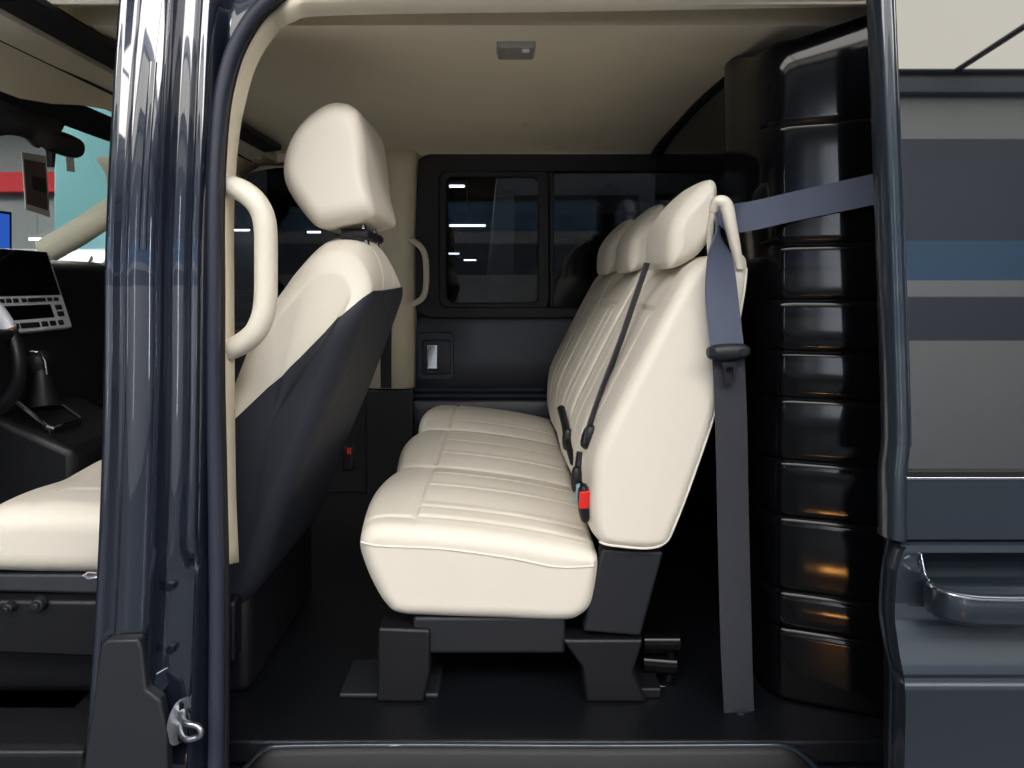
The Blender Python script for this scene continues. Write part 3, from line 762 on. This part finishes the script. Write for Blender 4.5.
for px, row, rr in ((41, 603, .0145), (12, 606, .011)):
    p = at(px, row, 1.262); MB().disc(p, (0, -1, 0), rr, .014, 24, rr * .8).disc(p + Vector((0, -.014, 0)), (0, -1, 0), rr * .45, .004, 16).build('adjuster_knob', M['plastic_grey'], fs, bevel=0.002)
# chrome hook beside the front seat
p = at(97, 573, 1.20)
hk = MB().tube([p, p + Vector((-.012, -.004, .003)), p + Vector((-.020, -.006, -.002)), p + Vector((-.012, -.004, -.008)), p + Vector((.004, 0, -.006))], 0.0026, 8)
hk.tube([p, p + Vector((.008, 0, .01))], .0026, 8)
hk.build('latch_hook', M['chrome'], van)['label'] = 'small bright metal hook'
# cab sill below the front seat
MB().box((-1.25, 1.16, ZF - 0.02), (1.15, 0.12, 0.12)).build('cab_sill', M['plastic'], van, bevel=0.015)
MB().box((-1.25, 1.10, ZF + 0.035), (1.15, 0.012, 0.012)).build('cab_sill_trim', M['plastic_grey'], van, bevel=0.004)

# ================================================================== striker on the pillar
stk = onbody(183, 720, 0.014)
st = thing('door_striker', 'zinc plated door striker loop bolted low on the pillar', 'striker', tuple(stk))
ov = [stk + Vector((0.014 * math.cos(2 * PI * k / 28) + .004 * math.sin(2 * PI * k / 28), 0.012 * math.cos(2 * PI * k / 28), 0.037 * math.sin(2 * PI * k / 28))) for k in range(28)]
MB().prism(ov, (-0.004, -0.0055, 0)).build('plate', M['steel'], st, bevel=0.0015)
MB().tube(catmull([stk + Vector((-.002, -.004, -.008)), stk + Vector((.018, -.030, -.010)), stk + Vector((.040, -.034, -.004)), stk + Vector((.044, -.034, .004)), stk + Vector((.036, -.032, .012)), stk + Vector((.016, -.026, .013)), stk + Vector((.002, 0, .013))], 6), 0.0046, 10).build('loop', M['steel'], st)
for dz in (-.025, .026):
    MB().disc(stk + Vector((0.0, -.004, dz)), (-.5, -.8, 0), .0065, .004, 6).build('screw', M['steel_dark'], st)

# ================================================================== rear bench
bs = thing('bench_seat', 'three place cream leather rear bench seat with three headrests', 'bench seat', (-.05, 1.9, ZF))
Y0, Y1 = 1.275, 2.580
SW = (Y1 - Y0) / 3
def pr(pts, Y): return [((a - CX) * Y / F, (CY - b) * Y / F) for a, b in pts]
cush = pr([(364, 533), (376, 526), (405, 526), (450, 529), (520, 538), (580, 550), (596, 556), (599, 566), (597, 588), (592, 608), (580, 620), (560, 624), (500, 622), (440, 620), (400, 617), (385, 607), (371, 583), (361, 556), (360, 543)], 1.28)
def bfn(x, y, z, nx, nz):
    u = (y - Y0) / SW; i = min(2, max(0, int(u))); f = u - i
    dx = dz = 0.0
    edge = min(abs(u - 1), abs(u - 2)) * SW
    front = smooth01(-.12, -.27, x)
    # scalloped front: each place bulges forward, creases between places
    bul = math.sin(PI * min(1, max(0, f)))
    dx -= smooth01(.3, -.8, nx) * front * (0.020 * bul - 0.012 * g1(edge, .02))
    up = smooth01(.1, .85, nz) * smooth01(Y0 + .012, Y0 + .05, y)
    if up > 0:
        dz += 0.016 * bul ** .7 - 0.006
        dz -= 0.006 * g1(edge, .007)
        s = -.175
        dz -= 0.0045 * g1(x - s, .0045) * smooth01(0.02, .06, min(f, 1 - f))
        if x > s:
            for q in (.24, .55, .80): dz -= 0.0035 * g1((f - q) * SW, .0055)
            dz += 0.003 * abs(math.sin(f * PI * 3.3))
        # near edge bead
        dz -= 0.0035 * g1(y - Y0 - .052, .005)
    return (dx, 0, dz * up)
cushion = pillow(cush, Y0, Y1, 0.030, npro=260, ny=340, nend=9, fn=bfn)
cushion.build('seat_cushion', M['leather'], bs, angle=80)
# piping round the near end of the cushion
MB().tube(catmull([at(a, b, Y0) for a, b in ((361, 542), (380, 546), (441, 549), (509, 558), (557, 567), (594, 566))], 8), 0.0021, 8).build('piping', M['leather'], bs)

bk = pr([(592, 500), (597, 452), (622, 397), (655, 333), (684, 280), (700, 262), (722, 254), (740, 253), (748, 262), (746, 295), (735, 350), (717, 415), (692, 488), (677, 527), (668, 544), (652, 550), (628, 549), (602, 544), (594, 528)], 1.272)
def kfn(x, y, z, nx, nz):
    u = (y - Y0) / SW; i = min(2, max(0, int(u))); f = u - i
    dx = 0.0
    edge = min(abs(u - 1), abs(u - 2)) * SW
    wf = smooth01(-.1, -.8, nx) * smooth01(Y0 - .012, Y0 + .03, y)
    if wf > 0:
        bul = math.sin(PI * min(1, max(0, f)))
        dx -= 0.009 * bul ** .7
        dx += 0.010 * g1(edge, .010)
        if z < -.06:
            for q in (.20, .37, .63, .80): dx += 0.0032 * g1((f - q) * SW, .0055)
            dx -= .002 * abs(math.sin(f * PI * 3.1))
        dx += 0.006 * g1(z + .055, .006) * smooth01(.16, .2, f) * smooth01(.84, .8, f)
        # hollow behind the headrest
        dx += 0.018 * smooth01(-.05, .03, z) * smooth01(.12, .25, f) * smooth01(.9, .78, f)
    dz = -0.004 * g1(edge, .012) * smooth01(.1, .8, nz)
    return (dx * wf, 0, dz)
pillow(bk, Y0 - .012, Y1, 0.024, npro=220, ny=330, nend=9, fn=kfn).build('backrest', M['leather'], bs, angle=80)
# piping along the rear edge of the near side
bp3 = resample(catmull([Vector((a, 0, b)) for a, b in bk], 8, True), 160, True)
rear = [p for p in bp3 if (p.x > .30 - (-.49 - p.z) * .0 and p.z < .03 and p.x > .17 + (p.z + .54) * .38) or p.z < -.482]
MB().tube([Vector((p.x - .004, Y0 - .004, CZ + p.z + .004)) for p in rear], 0.0022, 8).build('piping', M['leather'], bs)
# headrests
hp2 = pr([(664, 252), (667, 226), (677, 207), (694, 188), (710, 177), (717, 183), (718, 205), (713, 232), (703, 250), (690, 261), (674, 268), (666, 266)], 1.37)
def headrest(y0, y1):
    def f(x, y, z, nx, nz):
        m = (y0 + y1) / 2; t = abs(y - m) / ((y1 - y0) / 2)
        t = min(1, t); return (0.012 * t ** 2.5 * smooth01(.2, -.9, nx), 0, -.008 * t ** 3 * smooth01(0, .9, nz))
    return pillow(hp2, y0, y1, 0.030, npro=110, ny=30, nend=9, fn=f, radial=True)
for a in (1.355, 1.355 + SW - .01, 1.355 + 2 * SW - .03):
    hd = headrest(a, a + .255).build('headrest', M['leather'], bs, angle=80)
    MB().tube([Vector((hp2[9][0] + .005, a + .07, CZ + .0)), Vector((hp2[9][0] + .012, a + .07, CZ + .06))], .0055, 8).build('headrest_post', M['chrome'], hd)
    MB().tube([Vector((hp2[9][0] + .005, a + .185, CZ + .0)), Vector((hp2[9][0] + .012, a + .185, CZ + .06))], .0055, 8).build('headrest_post', M['chrome'], hd)
# cream belt guide on the near shoulder
gd = catmull([at(713, 212, 1.26), at(716, 204, 1.255), at(721, 202, 1.25), at(726, 206, 1.25), at(730, 222, 1.25), at(736, 250, 1.255), at(740, 268, 1.262)], 6)
MB().tube(gd, [.008 + .005 * math.sin(PI * min(1, k / (len(gd) - 1) * 1.1)) for k in range(len(gd))], 12).build('belt_guide', M['handle_cream'], bs)
MB().tube(catmull([at(713, 212, 1.26), at(710, 235, 1.275), at(712, 262, 1.285)], 5), 0.007, 10).build('belt_guide_stem', M['handle_cream'], bs)
# metal frame below
MB().hexa([at(602, 549, 1.29), at(664, 552, 1.29), at(641, 637, 1.29), at(583, 632, 1.29)],
          [at(602, 549, 1.29) + Vector((0, .04, 0)), at(664, 552, 1.29) + Vector((0, .04, 0)), at(641, 637, 1.29) + Vector((0, .04, 0)), at(583, 632, 1.29) + Vector((0, .04, 0))]).build('side_bracket', M['plastic_grey'], bs, bevel=0.006)
def beam_(x0, z0, x1, z1, y0, y1): return MB().box(((x0 + x1) / 2, (y0 + y1) / 2, (z0 + z1) / 2), (abs(x1 - x0), abs(y1 - y0), abs(z1 - z0)))
Yr = 1.286
a = at(412, 624, Yr); b = at(566, 657, Yr)
beam_(a.x, a.z + .01, b.x, b.z, Yr + .008, 2.5).build('seat_pan', M['plastic_grey'], bs, bevel=0.008)
# legs: near pair, and a far pair
for k, yy in enumerate((Yr, 2.42)):
    dY = yy - Yr
    q = [at(378, 628, Yr), at(430, 630, Yr), at(430, 672, Yr), at(424, 703, Yr), at(376, 703, Yr)]
    MB().prism([p + Vector((0, dY, 0)) for p in q], (0, .05, 0)).build('leg', M['plastic'], bs, bevel=0.006)
    q = [at(562, 640, Yr), at(644, 640, Yr), at(634, 672, Yr), at(648, 703, Yr), at(586, 703, Yr), at(582, 668, Yr)]
    MB().prism([p + Vector((0, dY, 0)) for p in q], (0, .05, 0)).build('leg', M['plastic'], bs, bevel=0.006)
a = at(340, 697, 1.31); b = at(650, 705, 1.31)
beam_(a.x, ZF, a.x + .19, a.z + .012, 1.30, 1.42).build('floor_rail', M['plastic_grey'], bs, bevel=0.004)
beam_(b.x - .12, ZF, b.x + .02, ZF + .02, 1.30, 1.42).build('floor_rail', M['plastic'], bs, bevel=0.004)
# folding latch behind the rear leg
lt = MB()
c = at(668, 664, 1.36)
lt.tube([c + Vector((-.05, 0, .045)), c + Vector((.02, 0, .045))], .02, 14)
lt.tube([c + Vector((-.05, .01, .0)), c + Vector((.015, .01, -.005))], .022, 14)
lt.tube([c + Vector((.0, .0, .05)), c + Vector((.012, .01, .0)), c + Vector((-.005, 0, -.045))], .014, 12)
lt.tube([c + Vector((-.04, -.01, -.038)), c + Vector((.01, -.01, -.044))], .013, 12)
lt.build('folding_latch', M['gloss'], bs)

# ================================================================== seat belts
dirb = Vector((0.0, 0.35, 1))
sb = thing('seat_belt', 'grey seat belt looped over the near shoulder of the bench and hanging beside it', 'seat belt', tuple(at(735, 715, 1.24)))
keys = [(at(905, 181, 1.212), (0.22, 0, 1)), (at(870, 190, 1.232), (0.22, 0, 1)), (at(800, 205, 1.262), (.25, 0, 1)), (at(745, 217, 1.27), (.3, 0, 1)), (at(729, 215, 1.262), (.6, .3, .75)),
        (at(720, 211, 1.250), (.55, .8, .2)), (at(718, 232, 1.246), (.40, .9, .0)), (at(720, 260, 1.242), (.9, .45, 0.04)), (at(722, 300, 1.236), (1, .05, .06)), (at(727, 347, 1.232), (1, 0, .03))]
strap(keys, 0.060, 8).build('shoulder_webbing', M['belt'], sb)
keys = [(at(728, 352, 1.236), (1, 0, 0)), (at(731, 420, 1.25), (1, 0, 0)), (at(733, 520, 1.262), (1, 0, 0)), (at(736, 640, 1.262), (1, 0, 0)), (at(738, 690, 1.262), (1, .1, 0)), (at(739, 712, 1.262), (1, .1, 0))]
strap(keys, 0.058, 6).build('lap_webbing', M['belt_dark'], sb)
tg = MB()
a, b = at(706, 353, 1.224), at(750, 351, 1.224)
tg.tube([a, a.lerp(b, .15), a.lerp(b, .5), a.lerp(b, .85), b], [.009, .0155, .0165, .0155, .009], 12, ry=.012, up=(0, 0, 1))
tongue = tg.build('tongue', M['plastic_grey'], sb, subsurf=1)
a, b, c, d = [at(px, r, 1.226) for px, r in ((722, 362), (736, 362), (735, 382), (724, 382))]
ring_plate([(p.x, p.z) for p in (a, b, c, d)], [(p.x, p.z) for p in (a.lerp(c, .25), b.lerp(d, .25), c.lerp(a, .2), d.lerp(b, .2))], 1.224, 1.230, 'latch_plate', M['plastic'], tongue, None)
for s in (712, 743):
    MB().disc(at(s, 352, 1.214), (0, -1, 0), .007, .003, 16).build('tongue_cap', M['steel_dark'], tongue)
MB().disc(at(740, 716, 1.262), (0, -1, .4), .017, .006, 20).disc(at(740, 717, 1.256), (0, -1, .4), .009, .007, 6).build('anchor_bolt', M['steel_dark'], sb)
# centre place belt across the backrest face
fx = lambda z: None
b2 = thing('seat_belt', 'narrow dark seat belt running down the backrest face of the bench to its buckle', 'seat belt', tuple(at(585, 440, 1.40)))
K = [(656, 266, 1.47), (645, 298, 1.465), (629, 345, 1.455), (612, 390, 1.44), (602, 420, 1.395), (598, 440, 1.375)]
strap([(at(a, b, c) + Vector((-.026, -.035, .006)), (.42, .9, 0)) for a, b, c in K], 0.044, 6).build('webbing', M['belt_dark'], b2)
p = at(587, 436, 1.395)
MB().tube([at(593, 424, 1.345), at(588, 437, 1.345), at(584, 450, 1.345)], [.012, .016, .011], 10).build('tongue', M['plastic'], b2, subsurf=1)
# buckles standing in the crease
def buckle(px, row, Y, label, red):
    t = thing('belt_buckle', label, 'buckle', tuple(at(px, row + 22, Y)), 'buckles in the crease of the bench')
    top_, mid_, bot_ = at(px - 1, row - 16, Y), at(px, row, Y), at(px + 1, row + 24, Y)
    MB().tube([top_, top_.lerp(mid_, .5), mid_, mid_.lerp(bot_, .5), bot_], [.008, .0125, .0135, .0125, .008], 12, up=(1, 0, 0), ry=.018).build('housing', M['plastic'], t, subsurf=1)
    if red:
        q = [at(px - 4, row - 7, Y - .018), at(px + 6, row - 8, Y - .018), at(px + 5, row + 10, Y - .018), at(px - 5, row + 10, Y - .018)]
        MB().hexa(q, [v + Vector((0, .012, 0)) for v in q]).build('push_button', M['red'], t, bevel=0.002)['label'] = 'red release button'
    MB().tube([at(px - 5, row - 14, Y), at(px - 7, row + 2, Y + .01)], .005, 8).build('label_tab', M['tag_blue'], t)
    return t
buckle(584, 499, 1.305, 'black belt buckle with a red release button, nearest in the bench crease', True)
def stalk(pts, r, label):
    t = thing('belt_buckle', label, 'buckle', tuple(at(*pts[-1])), 'buckles in the crease of the bench')
    P = [at(*p) for p in pts]
    MB().tube(catmull(P, 5), r, 10).build('stalk', M['plastic'], t)
    m = P[len(P) // 2]
    MB().tube([m + Vector((0, 0, .03)), m + Vector((0, 0, .01)), m - Vector((0, 0, .03))], [r * .9, r * 1.7, r * 1.4], 10).build('housing', M['plastic'], t, subsurf=1)
    return t
stalk([(581, 452, 1.395), (579, 466, 1.39), (577, 480, 1.38), (582, 488, 1.36)], .009, 'black buckle stalk directly above the red buttoned buckle')
stalk([(561, 408, 1.75), (565, 424, 1.70), (568, 440, 1.62), (574, 462, 1.52)], .010, 'black buckle strap in the bench crease, furthest from the doorway')

# far belt hanging on the far pillar
b3 = strap([(at(388, 288, 2.545), (1, 0, 0)), (at(387, 312, 2.54), (1, 0, 0)), (at(386, 345, 2.535), (1, 0, 0)), (at(386, 388, 2.54), (1, 0, 0))], 0.040, 5).build('seat_belt', M['rubber_black'], None)
tag(b3, 'black seat belt strip hanging down the far cream pillar', 'seat belt')
MBs = thing('belt_buckle', 'tiny buckle with a red button low beside the front seat', 'buckle', tuple(at(349, 452, 1.95)))
MB().box(at(349, 458, 1.95), (.03, .03, .07)).build('housing', M['plastic'], MBs, bevel=0.006)
MB().box(at(349, 451, 1.93), (.010, .006, .018)).build('push_button', M['red'], MBs, bevel=0.001)

# ================================================================== sliding door, slid back
sd = thing('sliding_door', 'open dark blue sliding door with privacy glass at the right edge', 'door', (1.1, 1.0, ZF - .3))
# window pane leaning inward
TL = math.tan(math.radians(3.3))
def dy(z): return 1.0 + (z - (CZ - .272)) * TL
def dpt(px, row, off=0.0):
    Y = 1.0
    for _ in range(8): Y = dy(at(px, row, Y).z) + off
    return at(px, row, Y)
xr = 1.9
a, b = dpt(902, 469), dpt(890, -60)
gl_ = MB().hexa([a, Vector((xr, a.y, a.z)), Vector((xr, b.y, b.z)), Vector((a.x - .0, b.y, b.z))],
                [v + Vector((0, .005, 0)) for v in (a, Vector((xr, a.y, a.z)), Vector((xr, b.y, b.z)), Vector((a.x, b.y, b.z)))])
gl_.build('window_glass', M['door_glass'], sd, smooth=False)
# rounded front edge of the door
E = [dpt(876, -60, .012), dpt(880, 0, .012), dpt(884, 100, .012), (dpt(889, 230, .012)), dpt(893, 350, .012), dpt(895, 420, .012), dpt(895, 445, .012), dpt(893, 462, .012), dpt(892, 478, .012), dpt(892, 508, .012), dpt(892, 536, .012)]
MB().tube(resample(catmull(E, 6), 60), 0.0165, 16, ry=.026, up=(1, 0, 0)).build('front_edge', M['paint_door'], sd)
MB().tube(resample(catmull([p + Vector((.0145, -.010, 0)) for p in E[:7]], 6), 50), 0.0035, 8).build('edge_strip', M['rubber'], sd)
# belt moulding
a = dpt(903, 473); MB().box(((a.x + xr) / 2, a.y + .004, a.z), (xr - a.x, .02, .011)).build('belt_moulding', M['rubber_black'], sd, bevel=0.002)
a = dpt(903, 477.5); MB().box(((a.x + xr) / 2, a.y + .001, a.z), (xr - a.x, .012, .0035)).build('moulding_edge', M['chrome'], sd, bevel=0.001)
# skin below the glass
def skin(row):
    for r0, y0, r1, y1 in ((476, .998, 536, .994), (536, .994, 538, .994), (538, .994, 540, 1.004), (540, 1.004, 543, .994), (543, .994, 551, .992), (551, .992, 600, .995), (600, .995, 615, .990),
                           (615, .990, 652, .962), (652, .962, 658, .958), (658, .958, 664, .962), (664, .962, 671, .955), (671, .955, 675, .955), (675, .955, 790, .968), (790, .968, 1000, 1.01)):
        if r0 <= row <= r1: return y0 + (y1 - y0) * (row - r0) / (r1 - r0)
    return 1.0
def ledge(row):
    K = [(476, 902), (535, 902), (541, 897), (550, 890), (570, 884), (600, 882), (617, 882), (640, 886), (660, 891), (680, 893), (768, 891), (1000, 890)]
    for (r0, p0), (r1, p1) in zip(K, K[1:]):
        if r0 <= row <= r1: return p0 + (p1 - p0) * (row - r0) / (r1 - r0)
rws = [476 + k * 2 for k in range(36)] + [548 + k * 1.25 for k in range(24)] + [578 + k * 2.5 for k in range(52)] + [720, 768, 830, 900, 980]
rws = sorted(set(r for r in rws))
rows = []
for rw in rws:
    y = skin(rw); r = []
    x0 = (ledge(rw) + (13 if rw > 545 else 5) - CX) * y / F; z = CZ + (CY - rw) * 1.0 / F
    for dx, ddy in ((.012, .060), (0.004, .045), (0, .033), (-.001, .012), (.001, .003)): r.append(Vector((x0 + dx, y + ddy, z)))
    n = 90
    for k in range(n + 1):
        x = x0 + (xr - x0) * (k / n) ** 1.6
        px = CX + x * F
        # finger recess above the handle
        d = 0.035 * smooth01(919, 926, px) * smooth01(551, 555, rw) * smooth01(581, 576, rw)
        r.append(Vector((x, y + d, z)))
    rows.append(r)
MB().sheet(rows).build('door_skin', M['paint_door'], sd, angle=35)
# seal strip following the lower front edge
L_ = [at(ledge(r) + 2, r, skin(r) + .040) for r in (540, 550, 570, 600, 617, 640, 660, 680, 768, 880)]
MB().tube(resample(catmull(L_, 5), 60), .007, 10).build('door_seal', M['rubber'], sd)
# door handle: a deep D shaped pull whose top face shows
ztop, zbot = CZ - .4226, CZ - .4690
outl = catmull([Vector((.603, .985, 0)), Vector((.602, .962, 0)), Vector((.610, .943, 0)), Vector((.632, .929, 0)), Vector((.665, .924, 0)), Vector((.74, .923, 0)), Vector((.82, .926, 0)), Vector((.875, .938, 0)), Vector((.895, .962, 0)), Vector((.896, .985, 0))], 6)
rings = []
for z, ins in ((zbot, .012), (zbot + .003, .005), (zbot + .010, .001), (zbot + .022, 0), (ztop - .008, .002), (ztop - .002, .005), (ztop, .010)):
    c_ = Vector((.75, .985, 0)); rings.append([Vector((v.x + (c_.x - v.x) * ins * 2, v.y + (.985 - v.y) * ins * 14, z)) for v in outl])
hnd = MB().rings(rings).build('handle', M['paint_door'], sd, angle=60)
MB().tube([Vector((v.x, v.y - .001, ztop - .004)) for v in outl[3:-3]], .0022, 8).build('handle_trim', M['chrome'], hnd)
MB().tube([at(921, 554, .99), at(925, 574, .985), at(929, 580, .97)], .0016, 8).build('recess_edge', M['chrome'], sd)
# inner side of the door
MB().box((1.25, 1.075, CZ - .48), (1.3, .03, .62)).build('inner_panel', M['plastic'], sd, bevel=0.01)

# ================================================================== other vehicles in the garage
def vehicle(name, label, loc, rot, body, L=4.4, W=1.8, H=1.95, nose=0.9, group=None):
    t = thing(name, label, 'vehicle', loc, group)
    t.rotation_euler = (0, 0, rot)
    def put(mb, nm, m, **k):
        o = mb.build(nm, m, None, **k); o.parent = t; return o
    h = L / 2
    side = [(-h, .35), (-h + .03, .75), (-h + .12, .98), (-h + nose, 1.12), (-h + nose + .75, H - .08), (-h + nose + 1.1, H), (h - .35, H), (h - .1, H - .1), (h, 1.0), (h, .35)]
    secs = []
    for y, s in ((-W / 2, .0), (-W / 2 + .02, .03), (W / 2 - .02, .03), (W / 2, .0)):
        secs.append([Vector((x, y * (1 - .06 * max(0, z - 1.0)), z)) for x, z in side])
    put(MB().rings(secs), 'body', body, bevel=0.05, angle=50)
    for s in (-1, 1):
        yk = s * (W / 2 + .004)
        w0 = -h + nose + .55
        for a0, a1 in ((w0, w0 + .85), (w0 + .95, h - 1.1), (h - 1.0, h - .2)):
            q = [Vector((a0 + (.25 if a0 == w0 else 0) * -.9, yk * (1 - .06 * .12), 1.12)), Vector((a1, yk * (1 - .06 * .12), 1.12)), Vector((a1, yk * (1 - .06 * .75), H - .2)), Vector((a0 + .1, yk * (1 - .06 * .75), H - .2))]
            put(MB().prism(q, (0, -s * .02, 0)), 'side_window', M['screen'], bevel=0.004)
        put(MB().box((-h + .05, s * (W / 2 - .25), .85), (.12, .34, .16)), 'headlamp', M['silver'], bevel=0.03)
        put(MB().box((h - .02, s * (W / 2 - .12), 1.0), (.06, .14, .5)), 'tail_lamp', M['red'], bevel=0.02)
        for xw in (-h + .85, h - .85):
            wl = put(MB().tube([(xw, s * (W / 2 - .2), .33), (xw, s * (W / 2 + .01), .33)], .33, 28), 'wheel', M['tyre'], bevel=0.03)
            hb = MB().disc((xw, s * (W / 2 + .005), .33), (0, s, 0), .2, .02, 24, .17).build('hub_cap', M['silver'], None); hb.parent = wl
    q = [Vector((-h + nose + .03, -W / 2 + .12, 1.15)), Vector((-h + nose + .03, W / 2 - .12, 1.15)), Vector((-h + nose + .70, W / 2 - .2, H - .13)), Vector((-h + nose + .70, -W / 2 + .2, H - .13))]
    put(MB().prism(q, (-.03, 0, .03)), 'windscreen', M['screen'], bevel=0.004)
    put(MB().box((-h - .01, 0, .5), (.1, W - .1, .26)), 'bumper', M['plastic'], bevel=0.04)
    return t
P_grey = mat('mid grey car paint', (86, 90, 96), 0.3, metal=0.3, coat=0.8)
P_white = mat('white car paint', (226, 228, 230), 0.3, coat=0.8)
vehicle('parked_van', 'grey van parked beyond the far side window', (2.25, 4.7, 0), PI, P_grey, L=4.8, H=2.15)
vehicle('parked_van', 'white van parked deep in the garage, seen through the windscreen', (-5.7, 8.9, 0), PI / 2, P_white, L=4.4, H=1.9)

# lamps on the far side, seen through the windows
G2 = 'fluorescent lamps beyond the far windows'
def far_lamp(px0, px1, row, Y, label):
    a = at(px0, row, Y); b = at(px1, row, Y)
    t = lamp_fixture((a.x + b.x) / 2, Y, a.z, max(.3, b.x - a.x), label, G2)
    m = MB().tube([Vector(((a.x + b.x) / 2, Y, a.z + .06)), Vector(((a.x + b.x) / 2, Y, ZC))], .012, 6).build('hanger', M['beam'], t)
for px0, px1, row, Y in ((448, 466, 186, 11), (448, 487, 225.5, 12.5), (448, 460, 253.5, 22), (463, 477, 260, 22), 
                        (233, 251, 230, 14), (233, 239, 245.5, 24), (246, 252, 252.5, 28), (233, 242, 253.5, 30), (306, 322, 232, 14)):
    far_lamp(px0, px1, row, Y, 'fluorescent lamp beyond the far windows, a bright dash on the dark glass')
for px0, px1, row, Y in ((28, 46, 239, 13), (57, 72, 224, 14), (15, 40, 225, 16)):
    far_lamp(px0, px1, row, Y, 'fluorescent lamp in the bright hall seen through the windscreen')
# warm work lamp beside the viewer, mirrored in the partition
wl = thing('work_lamp', 'warm work lamp mirrored as an orange glint in the black partition', 'lamp', (.15, -.57, 0))
MB().disc((.15, -.58, 0), (0, 0, 1), .07, .012, 24).build('foot', M['steel_dark'], wl)
MB().tube([(.15, -.59, 0), (.15, -.59, .08)], .010, 8).build('post', M['steel_dark'], wl)
MB().disc((.15, -.55, .125), (0, 1, 0), .021, .014, 20).build('bulb', M['warm'], wl)
MB().disc((.15, -.64, .125), (0, 1, 0), .025, .085, 20, .05).build('shade', M['steel_dark'], wl)
